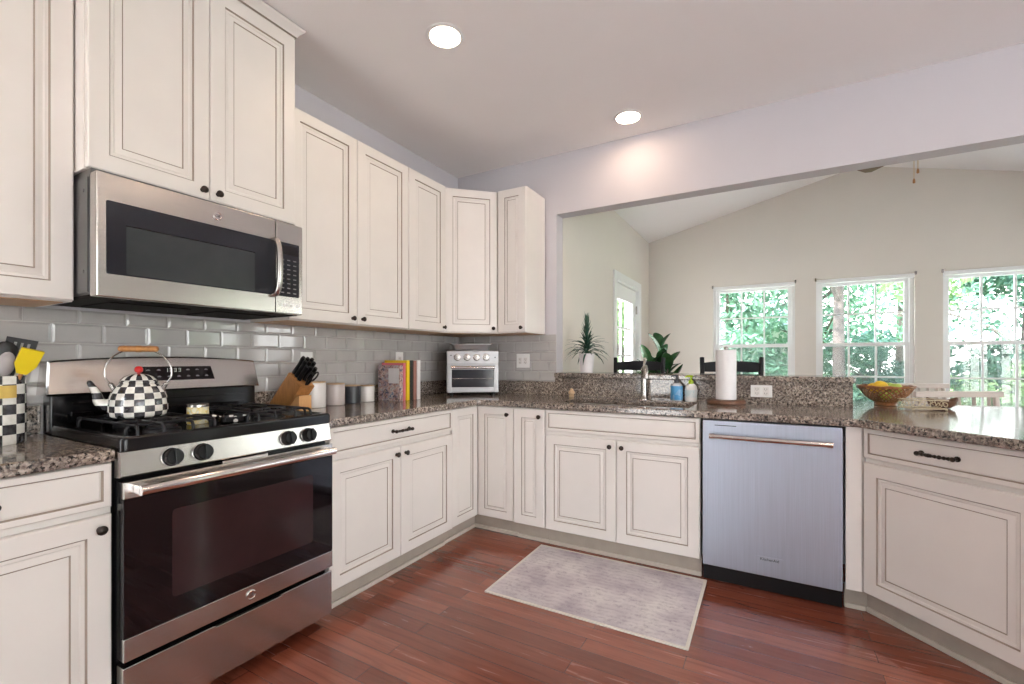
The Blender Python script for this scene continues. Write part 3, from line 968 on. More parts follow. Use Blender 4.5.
# sink base
root = thing('sink_cabinet', 'cream base cabinet with two doors and a false drawer front under the sink', 'cabinet', (1.146, -0.009, 0))
W_ = 0.917
base_body(root, W_, hollow=True); toe(root, W_)
drawer(root, 0.003, W_ - 0.006, pull=False, name='false_front')
hang_door(root, 0.003, 0.118, W_ / 2 - 0.005, DH, (W_ / 2 - 0.036, 0.676), y=-0.609)
hang_door(root, W_ / 2 + 0.002, 0.118, W_ / 2 - 0.005, DH, (W_ / 2 + 0.036, 0.676), y=-0.609)
# angled peninsula cabinet
PX, PY, PA = 2.760, -0.632, radians(-45.6)
root = thing('base_cabinet', 'cream angled base cabinet with one wide drawer and door beside the dishwasher', 'cabinet', (PX, PY, 0), PA)
W_ = 0.612
mI = T(0, 0.609, 0)
base_body(root, W_, 0.588, mat=mI)
g = G()
inv = (T(PX, PY, 0) @ R(PA)).inverted()
g.prism([(2.699, -0.629), (2.7575, -0.629), (2.7735, -0.6135), (2.764, -0.604), (2.699, -0.604)], 0.114, BZ1); obj('filler_panel', g.xf(inv), 'paint', root)
drawer(root, 0.004, W_ - 0.008, yf=0.020)
hang_door(root, 0.004, 0.118, W_ - 0.008, DH, None, y=0.020)
g = G(); g.prism([(2.700, -0.555), (2.700, -0.545), (2.79, -0.545), (2.79, -0.555)], 0, 0.113); 
g.xf(inv)
g2 = G(); g2.box(-0.036, W_, 0.075, 0.087, 0, 0.113); g2.box(0.05, W_ - 0.002, 0.087, 0.60, 0, 0.113); g.add(g2)
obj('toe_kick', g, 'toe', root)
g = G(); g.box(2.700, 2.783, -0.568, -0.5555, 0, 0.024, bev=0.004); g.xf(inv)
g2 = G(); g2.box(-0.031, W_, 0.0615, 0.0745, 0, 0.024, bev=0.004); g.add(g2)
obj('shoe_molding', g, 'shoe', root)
# ------------------------------------------------------------------ granite tops
CZ0, CZ1 = 0.8755, 0.9145
g = G(); g.prism([(0.009, -3.6), (0.650, -3.6), (0.650, -2.648), (0.009, -2.648)], CZ0, CZ1, bev=0.008)
g2 = G(); g2.box(0.009, 0.028, -3.6, -2.648, CZ1 + 0.0005, 1.017, bev=0.002)
ct = tag(obj('countertop', g, 'granite'), 'short speckled granite countertop under the checkered utensil crock', 'countertop')
obj('splash_strip', g2, 'granite', ct)
SKX0, SKX1, SKXM0, SKXM1, SKY0, SKY1 = 1.215, 1.985, 1.585, 1.615, -0.548, -0.135
bx, by = 2.735, -0.652
dx_, dy_ = cos(PA), sin(PA)
e1 = (bx + dx_ * 0.69, by + dy_ * 0.69)
e2 = (e1[0] - dy_ * 0.95, e1[1] + dx_ * 0.95)
top_poly = [(0.009, -1.863), (0.650, -1.863), (0.650, -0.672), (0.672, -0.652), (bx, by), e1, e2, (e2[0], 0.47), (BARX + 0.006, 0.47), (BARX + 0.006, -0.005), (0.009, -0.005)]
def rrect(x0, x1, y0, y1, r=0.04, n=5):
    pts = []
    for cx_, cy_, a0 in ((x1 - r, y1 - r, 0), (x0 + r, y1 - r, pi / 2), (x0 + r, y0 + r, pi), (x1 - r, y0 + r, 1.5 * pi)):
        pts += [(cx_ + r * cos(a0 + k * pi / 2 / n), cy_ + r * sin(a0 + k * pi / 2 / n)) for k in range(n + 1)]
    return pts
g = G(); g.prism(top_poly, CZ0, CZ1, holes=[rrect(SKX0, SKXM0, SKY0, SKY1), rrect(SKXM1, SKX1, SKY0, SKY1)], bev=0.008)
ct = tag(obj('countertop', g, 'granite'), 'long speckled granite countertop running round the corner past the sink to the peninsula', 'countertop')
g = G(); g.box(0.009, 0.028, -1.863, -0.029, CZ1 + 0.0005, 1.017, bev=0.002); g.box(0.009, JX - 0.001, -0.028, -0.009, CZ1 + 0.0005, 1.017, bev=0.002)
obj('splash_strip', g, 'granite', ct)
g = G(); g.box(JX, BARX, -0.028, -0.001, CZ1 + 0.0005, 1.0495)
obj('bar_facing', g, 'granite', ct)
g = G(); g.prism(rrect(JX + 0.002, BARX + 0.012, -0.055, 0.30, 0.012, 3), 1.051, 1.087, bev=0.007)
tag(obj('bar_ledge', g, 'granite'), 'narrow raised granite ledge along the pass-through behind the sink', 'countertop')

# ------------------------------------------------------------------ undermount sink
root = thing('kitchen_sink', 'stainless double-bowl undermount sink in the granite countertop', 'sink', (1.6, -0.3415, CZ0 - 0.001))
for a, b in ((SKX0, SKXM0), (SKXM1, SKX1)):
    g = G()
    def lp(i, z):
        return [(x - 1.6, y + 0.3415, z) for x, y in rrect(a + i, b - i, SKY0 + i, SKY1 - i, max(0.02, 0.045), 5)]
    g.rings([lp(-0.012, -0.002), lp(-0.012, -0.001), lp(0.002, -0.001), lp(0.006, -0.17), lp(0.03, -0.19)], cap0=False)
    g.rings([lp(-0.012, -0.002), lp(0.0, -0.003), lp(0.003, -0.175), lp(0.03, -0.193)], cap0=False)
    o = obj('bowl', g, 'sinksteel', root, fix=False)
    g = G(); g.lathe([(0.045, 0), (0.045, 0.002), (0.03, 0.003), (0.02, -0.001), (0.001, -0.001)], ((a + b) / 2 - 1.6, 0.0, -0.189), 20)
    obj('drain', g, 'nickel', o)
g = G()
# faucet, built around its base
root = thing('faucet', 'brushed nickel single-lever faucet standing behind the sink', 'faucet', (1.632, -0.078, CZ1), radians(17))
g.lathe([(0.030, 0), (0.030, 0.008), (0.024, 0.016), (0.0215, 0.03), (0.0205, 0.12), (0.0205, 0.19), (0.023, 0.20), (0.023, 0.205), (0.016, 0.214), (0.001, 0.215)], seg=20)
obj('body', g, 'nickel', root)
g = G()
pts = [(0, -0.012, 0.16), (0, -0.04, 0.195), (0, -0.09, 0.222), (0, -0.145, 0.222), (0, -0.185, 0.195), (0, -0.195, 0.165)]
def smooth_path(pts, n=6):
    P = [Vector(p) for p in pts]
    out = []
    for i in range(len(P) - 1):
        p0, p1, p2, p3 = P[max(i - 1, 0)], P[i], P[i + 1], P[min(i + 2, len(P) - 1)]
        for k in range(n):
            t = k / n
            out.append(0.5 * ((2 * p1) + (p2 - p0) * t + (2 * p0 - 5 * p1 + 4 * p2 - p3) * t * t + (3 * p1 - p0 - 3 * p2 + p3) * t ** 3))
    out.append(P[-1])
    return out
sp_ = smooth_path(pts)
g.tube(sp_, [0.0165 - 0.003 * k / len(sp_) for k in range(len(sp_))], 14)
g.cyl((0, -0.1945, 0.168), (0, -0.197, 0.15), 0.0165, seg=14)
obj('spout', g, 'nickel', root)
g = G()
g.tube(smooth_path([(0, 0, 0.205), (0, 0.004, 0.225), (0.004, 0.018, 0.25), (0.010, 0.04, 0.272)]), 0.0085, 12)
g.ball((0.010, 0.042, 0.274), 0.0125, seg=12, scale=(1, 1, 1.1)); g.ball((0, 0, 0.214), 0.017, seg=14)
obj('lever', g, 'nickel', root)

# ------------------------------------------------------------------ range
RX = 0.772
root = thing('gas_range', 'stainless steel freestanding gas range with black glass oven door', 'range', (0.012, -2.643, 0), pi / 2)
def YD(x): return -(x - 0.012)     # world depth -> local y
g = G()
g.box(0.003, RX - 0.003, YD(0.630), 0, 0.06, 0.905)
for a in (0.05, RX - 0.05):
    for b in (YD(0.57), YD(0.08)):
        g.cyl((a, b, 0.0), (a, b, 0.06), 0.018)
obj('body', g, 'enamel', root)
g = G()
# cooktop pan with raised rim
o_, i_ = [], []
def cl(i, z, x0=0.0):
    return [(x, y, z) for x, y in rrect(x0 + i, RX - x0 - i, YD(0.672) + i, YD(0.10) - i, 0.02, 4)]
g.rings([cl(0, 0.906), cl(0, 0.938), cl(0.004, 0.946), cl(0.012, 0.949), cl(0.03, 0.948), cl(0.042, 0.936), cl(0.05, 0.934)])
obj('cooktop', g, 'enamel', root)
g = G()
g.box(0.002, RX - 0.002, YD(0.095), YD(0.02), 0.9065, 1.055, bev=0.006)
g.box(0.06, RX - 0.06, YD(0.100), YD(0.095), 0.975, 0.99, bev=0.002, m=1); g.box(0.06, RX - 0.06, YD(0.100), YD(0.095), 1.018, 1.026, bev=0.002, m=1)
obj('vent_riser', g, ['enamel', 'blackgloss'], root)
# arched stainless backguard
g = G()
prof = []
n = 20
for k in range(n + 1):
    t = k / n
    x = RX * t
    prof.append((x, 1.181 + 0.020 * (1 - (2 * t - 1) ** 2)))
front = [(0.0, 1.055)] + [(p[0], p[1]) for p in prof] + [(RX, 1.055)]
def bgp(q, y):
    out = []
    for x, z in q:
        lean = (z - 1.055) * 0.22
        sh = 0.012 * (z - 1.055) / 0.13
        x = -0.014 + x * (RX + 0.024) / RX
        xx = x + (sh if x < 0.0 else (-sh if x > RX else 0))
        out.append((xx, y + lean, z))
    return out
def shrink(q, d):
    return [(min(max(x, d), RX - d), min(max(z, 1.055 + d), z - d if z > 1.1 else 1.055 + d)) for x, z in q]
g.rings([bgp(front, YD(0.012)), bgp(front, YD(0.108)), bgp(shrink(front, 0.006), YD(0.114))])
bgd = obj('backguard', g, 'steel', root)
def lean(z): return (z - 1.055) * 0.22
g = G()
zA, zB, xA, xB = 1.098, 1.158, 0.268, 0.556
q0 = [(xA, zA), (xB + 0.012, zA), (xB, zB), (xA + 0.008, zB)]
g.rings([[(x, YD(0.113) + lean(z), z) for x, z in q0], [(x, YD(0.1155) + lean(z), z) for x, z in q0]])
pnl = obj('control_display', g, 'blackgloss', root)
for i in range(7):
    for j in range(2):
        if 2 <= i <= 3 and j == 1: continue
        x = xA + 0.03 + i * 0.038; z = zA + 0.014 + j * 0.028
        g = G()
        g.box(x, x + 0.014, YD(0.1163) + lean(z), YD(0.1156) + lean(z), z, z + 0.004); g.box(x + 0.003, x + 0.011, YD(0.1163) + lean(z + .004), YD(0.1156) + lean(z + .004), z + 0.004, z + 0.0065)
        obj('touch_button', g, 'print', pnl)
g = G()
for i, segs in enumerate(('1', '2', '4', '5')):
    x = xA + 0.10 + i * 0.017; z = zA + 0.036
    for (a, b, c, d2) in ((0, 0.009, 0, 0.0018), (0, 0.009, 0.007, 0.0088), (0, 0.009, 0.014, 0.0158), (0.0075, 0.009, 0, 0.0158)):
        if segs == '1' and a == 0: continue
        g.box(x + a, x + b, YD(0.1163) + lean(z + c), YD(0.1156) + lean(z + c), z + c, z + d2)
obj('clock_digits', g, 'digits', pnl)
# knob panel
g = G()
def cpan(i, x):
    return None
lo = [(0.0, YD(0.668), 0.826), (RX, YD(0.668), 0.826), (RX, YD(0.655), 0.9045), (0.0, YD(0.655), 0.9045)]
hi = [(0.0, YD(0.632), 0.822), (RX, YD(0.632), 0.822), (RX, YD(0.632), 0.9045), (0.0, YD(0.632), 0.9045)]
mid = [(0.004, YD(0.671), 0.830), (RX - 0.004, YD(0.671), 0.830), (RX - 0.004, YD(0.659), 0.9005), (0.004, YD(0.659), 0.9005)]
g.rings([hi, lo, mid])
kp = obj('knob_panel', g, 'steel', root)
def stove_knob(x):
    z = 0.865
    gg = G()
    mt = T(x, YD(0.6655), z) @ R(pi / 2 - 0.16, 'X')
    gg.lathe([(0.030, 0), (0.030, 0.003), (0.027, 0.006), (0.0265, 0.022), (0.024, 0.027), (0.001, 0.0275)], (0, 0, 0), 24, mat=Matrix.Identity(4), m=0)
    gg.box(-0.0055, 0.0055, -0.026, 0.026, 0.0255, 0.037, bev=0.003)
    gg.xf(mt)
    o = obj('burner_knob', gg, 'blackplastic', root)
    gg = G(); gg.lathe([(0.0318, 0), (0.0318, 0.0014), (0.0295, 0.0016)], (0, 0, 0), 24); gg.xf(mt)
    obj('knob_ring', gg, 'chrome', o)
for x in (0.142, 0.235, 0.560, 0.655):
    stove_knob(x)
g = G(); g.lathe([(0.006, 0), (0.006, 0.003), (0.001, 0.0032)], (0.715, YD(0.663), 0.858), 12, mat=R(pi / 2, 'X'))
obj('indicator', g, 'chrome', kp)
# oven door
od = None
g = G()
g.box(0.004, RX - 0.004, YD(0.668), YD(0.632), 0.262, 0.812, bev=0.003)
g.box(0.004, RX - 0.004, YD(0.683), YD(0.6685), 0.760, 0.812, m=1, bev=0.003)
g.box(0.004, RX - 0.004, YD(0.683), YD(0.6685), 0.262, 0.333, m=1, bev=0.003)
od = obj('oven_door', g, ['enamel', 'steel'], root)
g = G(); g.box(0.004, RX - 0.004, YD(0.6815), YD(0.669), 0.334, 0.759, bev=0.002)
obj('door_glass', g, 'blackgloss', od)
g = G(); g.prism(rrect(0.135, RX - 0.105, 0.405, 0.695, 0.012, 3), -YD(0.682) , -YD(0.6822) - 0.0, mat=XZ)
obj('oven_window', g, 'ovenglass', od)
g = G()
g.box(0.30, 0.47, YD(0.672), YD(0.6685), 0.8125, 0.820, m=0)
hz, hy = 0.788, YD(0.726)
g.tube([(0.03, hy, hz), (RX - 0.03, hy, hz)], 0.0165, 18)
for x in (0.045, RX - 0.045):
    g.box(x - 0.016, x + 0.016, hy, YD(0.6835), hz - 0.013, hz + 0.013, bev=0.004)
obj('oven_handle', g, 'chrome', od)
g = G(); g.lathe([(0.0175, 0), (0.0175, 0.003), (0.015, 0.005), (0.0135, 0.0035), (0.001, 0.0035)], (RX / 2 + 0.01, YD(0.6835), 0.300), 24, mat=R(pi / 2, 'X'))
em = obj('maker_emblem', g, 'chrome', root)
lettering('GE', 0.017, 0.0006, 'blackplastic', em, (RX / 2 + 0.01, YD(0.6878), 0.300), (pi / 2, 0, 0))
# storage drawer
g = G()
g.box(0.004, RX - 0.004, YD(0.678), YD(0.632), 0.050, 0.243, bev=0.004)
g.box(0.27, 0.52, YD(0.690), YD(0.6785), 0.236, 0.243, bev=0.002)
obj('storage_drawer', g, 'steel', root)
# burners and grates
for x, yw, r in ((0.185, 0.50, 0.045), (0.185, 0.24, 0.038), (RX - 0.185, 0.50, 0.050), (RX - 0.185, 0.24, 0.034)):
    g = G()
    g.lathe([(r + 0.012, 0.9345), (r + 0.010, 0.942), (r, 0.945), (r, 0.951), (r - 0.004, 0.955), (0.001, 0.956)], (x, YD(yw), 0), 24)
    obj('burner', g, 'iron', root)
def arch(p0, p1, z0, z1, r=0.018):
    """a bar that rises from p0, runs level and drops again at p1"""
    p0, p1 = Vector((*p0, 0)), Vector((*p1, 0))
    u = (p1 - p0).normalized()
    pts = [p0 + Vector((0, 0, z0))]
    for k in range(5):
        a = k / 4 * pi / 2
        pts.append(p0 + u * (r - r * cos(a)) + Vector((0, 0, z1 - r + r * sin(a))))
    for k in range(5):
        a = (1 - k / 4) * pi / 2
        pts.append(p1 - u * (r - r * cos(a)) + Vector((0, 0, z1 - r + r * sin(a))))
    pts.append(p1 + Vector((0, 0, z0)))
    return pts
GZ = 0.976
def grate(xc):
    gg = G()
    hw = 0.118
    for dx in (-hw, -0.045, 0.045, hw):
        gg.tube(arch((xc + dx, YD(0.615)), (xc + dx, YD(0.135)), 0.936, GZ - 0.0055), 0.0055, 8)
    for yw in (0.30, 0.44):
        gg.tube([(xc - hw, YD(yw), GZ - 0.006), (xc + hw, YD(yw), GZ - 0.006)], 0.0055, 8)
    for yw in (0.18, 0.56):
        gg.tube(arch((xc - hw - 0.012, YD(yw)), (xc + hw + 0.012, YD(yw)), 0.936, GZ - 0.0055), 0.0055, 8)
    for yw in (0.24, 0.50):
        for a in (0, pi / 2, pi, 1.5 * pi):
            gg.tube([(xc + 0.03 * cos(a), YD(yw) + 0.03 * sin(a), GZ - 0.006), (xc + 0.075 * cos(a), YD(yw) + 0.06 * sin(a), GZ - 0.006)], 0.005, 8)
    return gg
for xc in (0.185, RX - 0.185):
    obj('burner_grate', grate(xc), 'iron', root)

# ------------------------------------------------------------------ microwave
root = thing('microwave', 'stainless over-the-range microwave mounted above the gas range', 'microwave', (0.013, MW0, 1.392), pi / 2)
MX, MH = 0.752, 0.411
XF = 0.497            # front of the microwave
def YM(x): return -(x - 0.013)
g = G()
g.box(0.004, MX - 0.004, YM(0.446), 0, 0.012, MH + 0.019, bev=0.002)
g.box(0.0, 0.0038, YM(0.43), -0.03, 0.02, MH - 0.01)
for z in (0.09, 0.36):
    g.cyl((0.0, YM(0.40), z), (-0.002, YM(0.40), z), 0.006, seg=10)
obj('body', g, 'darksteel', root)
g = G(); g.box(0.002, MX - 0.002, YM(0.462), -0.02, 0.0, 0.0115, bev=0.002)
for k in range(2):
    g.box(0.08 + k * 0.36, 0.34 + k * 0.36, YM(0.37), YM(0.12), -0.004, -0.0005)
obj('vent_base', g, 'ventblack', root)
DX = 0.618
g = G(); g.box(0.0, DX, YM(XF), YM(0.447), 0.002, MH, bev=0.006)
md = obj('door', g, 'steel', root)
g = G(); g.box(DX + 0.002, MX, YM(XF), YM(0.447), 0.002, MH, bev=0.006)
mp = obj('control_panel', g, 'steel', root)
g = G(); g.prism(rrect(0.026, DX - 0.002, 0.079, 0.321, 0.006, 3), -YM(XF - 0.0005), -YM(XF + 0.0015), mat=XZ)
obj('door_glass', g, 'mwglass', md)
g = G(); g.prism(rrect(0.080, DX - 0.095, 0.084, 0.246, 0.006, 3), -YM(XF + 0.0014), -YM(XF + 0.0018), mat=XZ)
g.box(0.078, DX - 0.093, YM(XF + 0.0022), YM(XF + 0.0014), 0.246, 0.250, m=1)
obj('window_mesh', g, ['mwmesh', 'blackgloss'], md)
g = G()
hx = DX - 0.012
g.tube(smooth_path([(hx, YM(XF + 0.001), 0.318), (hx, YM(XF + 0.028), 0.312), (hx, YM(XF + 0.044), 0.27), (hx, YM(XF + 0.049), 0.20), (hx, YM(XF + 0.044), 0.13), (hx, YM(XF + 0.028), 0.088), (hx, YM(XF + 0.001), 0.082)]), 0.0125, 14)
obj('door_handle', g, 'nickel', md)
g = G(); g.prism(rrect(DX + 0.012, MX - 0.020, 0.079, 0.321, 0.004, 3), -YM(XF - 0.0005), -YM(XF + 0.0012), mat=XZ)
ck = obj('keypad', g, 'mwglass', root)
g = G()
g.box(DX + 0.020, MX - 0.028, YM(XF + 0.0016), YM(XF + 0.0011), 0.268, 0.308, m=1)
for i in range(3):
    for j in range(8):
        x = DX + 0.024 + i * 0.030; z = 0.094 + j * 0.021
        g.box(x, x + 0.015, YM(XF + 0.0016), YM(XF + 0.0011), z, z + 0.0045)
obj('key_marks', g, ['print', 'blackgloss'], ck)
for i in range(4):
    g = G(); g.box(DX + 0.014 + i * 0.028, DX + 0.032 + i * 0.028, YM(XF + 0.0008), YM(XF - 0.0002), 0.034, 0.048, bev=0.0004)
    obj('menu_button', g, 'white', mp)
g = G(); g.lathe([(0.0165, 0), (0.0165, 0.003), (0.014, 0.005), (0.0125, 0.0035), (0.001, 0.0035)], (0.374, YM(XF - 0.0005), 0.360), 24, mat=R(pi / 2, 'X'))
em = obj('maker_emblem', g, 'chrome', root)
lettering('GE', 0.016, 0.0006, 'blackplastic', em, (0.374, YM(XF + 0.0037), 0.360), (pi / 2, 0, 0))

# ------------------------------------------------------------------ dishwasher
root = thing('dishwasher', 'stainless steel dishwasher with a bar handle under the granite countertop', 'dishwasher', (2.067, -0.03, 0))
DWW = 0.628
def YW(y): return y + 0.03
g = G(); g.box(0.006, DWW - 0.006, YW(-0.598), 0, 0.10, 0.872); 
for a in (0.05, DWW - 0.05):
    for b in (YW(-0.5), YW(-0.1)):
        g.cyl((a, b, 0), (a, b, 0.10), 0.015)
obj('tub', g, 'blackplastic', root)
g = G(); g.box(0.009, DWW - 0.010, YW(-0.644), YW(-0.600), 0.102, 0.868, bev=0.004)
dd = obj('door', g, 'steelv', root)
g = G()
g.tube([(0.05, YW(-0.688), 0.790), (DWW - 0.055, YW(-0.688), 0.790)], 0.0125, 16)
for x in (0.058, DWW - 0.063):
    g.tube([(x, YW(-0.645), 0.790), (x, YW(-0.688), 0.790)], 0.011, 12)
    g.tube([(x - 0.012, YW(-0.688), 0.790), (x + 0.012, YW(-0.688), 0.790)], 0.0145, 16)
obj('bar_handle', g, 'chrome', dd)
g = G(); g.prism(rrect(0.262, 0.378, 0.176, 0.200, 0.003, 2), -YW(-0.6445), -YW(-0.6475), mat=XZ)
pl = obj('badge', g, 'steelv', root)
lettering('KitchenAid', 0.0185, 0.0005, 'blackplastic', pl, (0.320, YW(-0.6481), 0.188), (pi / 2, 0, 0))
g = G(); g.box(0.068, 0.170, YW(-0.6455), YW(-0.6445), 0.842, 0.8455)
obj('vent_slot', g, 'blackplastic', dd)
g = G(); g.box(0.006, DWW - 0.006, YW(-0.585), YW(-0.565), 0.004, 0.099)
obj('toe_panel', g, 'blackplastic', root)

# ------------------------------------------------------------------ things on the range
root = thing('kettle', 'black and white checked enamel kettle with wooden grip on the range', 'kettle', (0.332, -2.463, GZ + 0.001), radians(50))
g = G()
g.lathe([(0.001, 0), (0.080, 0), (0.087, 0.006), (0.0895, 0.02), (0.089, 0.045), (0.085, 0.075), (0.076, 0.100), (0.064, 0.116), (0.058, 0.122), (0.060, 0.128), (0.056, 0.131)], seg=40)
kb = obj('body', g, 'kettle', root)
g = G()
g.lathe([(0.055, 0.1315), (0.054, 0.136), (0.044, 0.147), (0.028, 0.155), (0.010, 0.158), (0.001, 0.158)], seg=40)
lid = obj('lid', g, 'kettle', root)
g = G(); g.lathe([(0.005, 0.158), (0.005, 0.161), (0.011, 0.164), (0.0135, 0.171), (0.0125, 0.179), (0.007, 0.185), (0.001, 0.186)], seg=20)
obj('lid_knob', g, 'red', lid)
g = G()
sp_ = smooth_path([(-0.072, 0, 0.046), (-0.100, 0, 0.044), (-0.119, 0, 0.058), (-0.128, 0, 0.090), (-0.146, 0, 0.126)])
g.tube(sp_, [0.027 - 0.0185 * k / (len(sp_) - 1) for k in range(len(sp_))], 16)
g.ball((-0.146, 0, 0.126), 0.009, seg=10)
obj('spout', g, 'kettle', root)
g = G()
arc = []
for k in range(25):
    a = -0.25 + (pi + 0.5) * (k / 24)
    arc.append((-0.103 * cos(a), 0, 0.163 + 0.090 * sin(a)))
arc = [(-0.083, 0, 0.116)] + arc + [(0.083, 0, 0.116)]
g.tube(smooth_path(arc, 2), 0.0030, 8)
for sx in (-1, 1):
    g.cyl((sx * 0.075, 0, 0.098), (sx * 0.083, 0, 0.118), 0.008, seg=10); g.ball((sx * 0.084, 0, 0.118), 0.0085, seg=10)
hd = obj('handle', g, 'nickel', root)
g = G()
zz = 0.251
g.lathe([(0.006, -0.062), (0.010, -0.058), (0.0115, -0.045), (0.0105, -0.012), (0.0125, -0.006), (0.0125, 0.006), (0.0105, 0.012), (0.0115, 0.045), (0.010, 0.058), (0.006, 0.062)], (0, 0, zz), 16, mat=R(pi / 2, 'Y'))
obj('grip', g, 'oak', hd)

root = thing('candle_tin', 'small flower-printed tin on the cooktop between the grates', 'tin', (0.415, -2.300, 0.9347))
g = G(); g.lathe([(0.001, 0), (0.035, 0), (0.037, 0.003), (0.037, 0.066)], seg=28); obj('body', g, 'tin', root)
g = G(); g.lathe([(0.0382, 0.0665), (0.0382, 0.076), (0.036, 0.078), (0.001, 0.078)], seg=28); obj('lid', g, 'nickel', root)

root = thing('spoon_rest', 'black enamel spoon rest with white flowers beside the tin on the cooktop', 'spoon rest', (0.505, -2.215, 0.9352), radians(62))
g = G()
lo = []
for i, (s_, z) in enumerate(((0.80, 0.0), (0.98, 0.006), (1.0, 0.026), (0.95, 0.026), (0.86, 0.012))):
    lp_ = []
    for k in range(28):
        a = 2 * pi * k / 28
        rx = 0.062 if cos(a) > 0 else 0.048
        lp_.append((s_ * rx * cos(a), s_ * 0.043 * sin(a), z))
    lo.append(lp_)
g.rings(lo)
obj('dish', g, 'spots', root)
g = G(); g.tube(smooth_path([(-0.040, 0, 0.022), (-0.075, 0, 0.032), (-0.115, 0, 0.036), (-0.135, 0, 0.034)]), [0.011] * 6 + [0.012] * 6 + [0.014] * 6 + [0.008], 12, flat=0.5)
obj('handle', g, 'spots', root)

# ------------------------------------------------------------------ utensil crock and tools
CR = (0.205, -2.811)
root = thing('utensil_crock', 'checkered black and white utensil crock with a brass plaque', 'crock', (CR[0], CR[1], CZ1 + 0.0005), radians(-20))
g = G(); g.lathe([(0.001, 0), (0.078, 0), (0.080, 0.003), (0.080, 0.217), (0.078, 0.220), (0.074, 0.218), (0.073, 0.012), (0.001, 0.010)], seg=36)
cb = obj('body', g, 'crock', root)
g = G()
lo = []
for z in (0.150, 0.192):
    for rr in ((0.0805, 0.0835) if z < 0.16 else (0.0835, 0.0805)):
        lo.append([(rr * cos(a), rr * sin(a), z) for a in [radians(-52 + 34 * k / 8) for k in range(9)]])
g2 = G()
n = 9
ins = [(0.0803 * cos(radians(0 + 50 * k / 8)), 0.0803 * sin(radians(0 + 50 * k / 8))) for k in range(n)]
out = [(0.0830 * cos(radians(0 + 50 * k / 8)), 0.0830 * sin(radians(0 + 50 * k / 8))) for k in range(n)]
g2.prism(ins + out[::-1], 0.150, 0.190)
obj('plaque', g2, 'gold', cb)
def tool(name, label, base, top, head, mats, rotz=0.0):
    """a kitchen tool standing in the crock: handle from base to top, head geometry drawn along +Z at the top"""
    o = thing(name, label, 'utensil', base, 0)
    v = Vector(top) - Vector(base)
    za = v.normalized(); fc = Vector((0.98, -0.21, 0)); ya = (fc - za * fc.dot(za)).normalized(); xa_ = ya.cross(za)
    q = Matrix((xa_, ya, za)).transposed().to_4x4()
    gg = G(); gg.tube([(0, 0, 0), (0, 0, v.length + 0.005)], 0.006, 10); gg.xf(q)
    obj('handle', gg, mats[0], o)
    hg = head(); hg.xf(q @ T(0, 0, v.length) @ R(rotz))
    obj('head', hg, mats[1], o)
    return o
def spatula_head(w=0.035, h=0.09, t=0.004, slots=0):
    gg = G()
    pts = [(-0.012, 0), (0.012, 0), (w, 0.03), (w * 1.05, h), (-w * 1.05, h), (-w, 0.03)]
    holes = [[(-w * 0.6 + k * 0.016, 0.035), (-w * 0.6 + k * 0.016 + 0.007, 0.035), (-w * 0.6 + k * 0.016 + 0.007, h * 0.85), (-w * 0.6 + k * 0.016, h * 0.85)] for k in range(slots)]
    gg.prism(pts, -t / 2, t / 2, mat=XZ, holes=holes)
    return gg
def spoon_head(w=0.03, h=0.085, t=0.008):
    gg = G(); gg.ball((0, 0, h / 2), h / 2, seg=16, scale=(w / (h / 2), t / (h / 2), 1)); return gg
z0 = CZ1 + 0.013
tool('spatula', 'yellow silicone spatula in the checkered crock', (CR[0] - 0.02, CR[1] - 0.005, z0), (0.270, -2.758, 1.143), lambda: spatula_head(0.026, 0.085, 0.012), ('oak', 'yellow'), radians(10))
tool('cooking_spoon', 'grey spoon standing at the front of the checkered crock', (CR[0] + 0.01, CR[1] - 0.02, z0), (0.240, -2.795, 1.130), lambda: spoon_head(0.022, 0.085), ('greysil', 'greysil'), radians(0))
tool('turner', 'black slotted turner standing tallest in the checkered crock', (CR[0] - 0.02, CR[1] + 0.005, z0), (0.200, -2.757, 1.165), lambda: spatula_head(0.036, 0.095, 0.004, 3), ('blackplastic', 'blackplastic'), radians(-10))
tool('cooking_spoon', 'black cooking spoon leaning back in the checkered crock', (CR[0] - 0.01, CR[1] - 0.02, z0), (0.208, -2.792, 1.150), lambda: spoon_head(0.034, 0.10), ('blackplastic', 'blackplastic'), radians(5))

# ------------------------------------------------------------------ knife block
KB = (0.036, -1.742)
root = thing('knife_block', 'slanted honey oak knife block beside the range', 'knife block', (KB[0], KB[1], CZ1 + 0.0005), 0.0)
kw = 0.042
sl = 0.62     # lean of the block
g = G()
ca, sa = cos(sl), sin(sl)
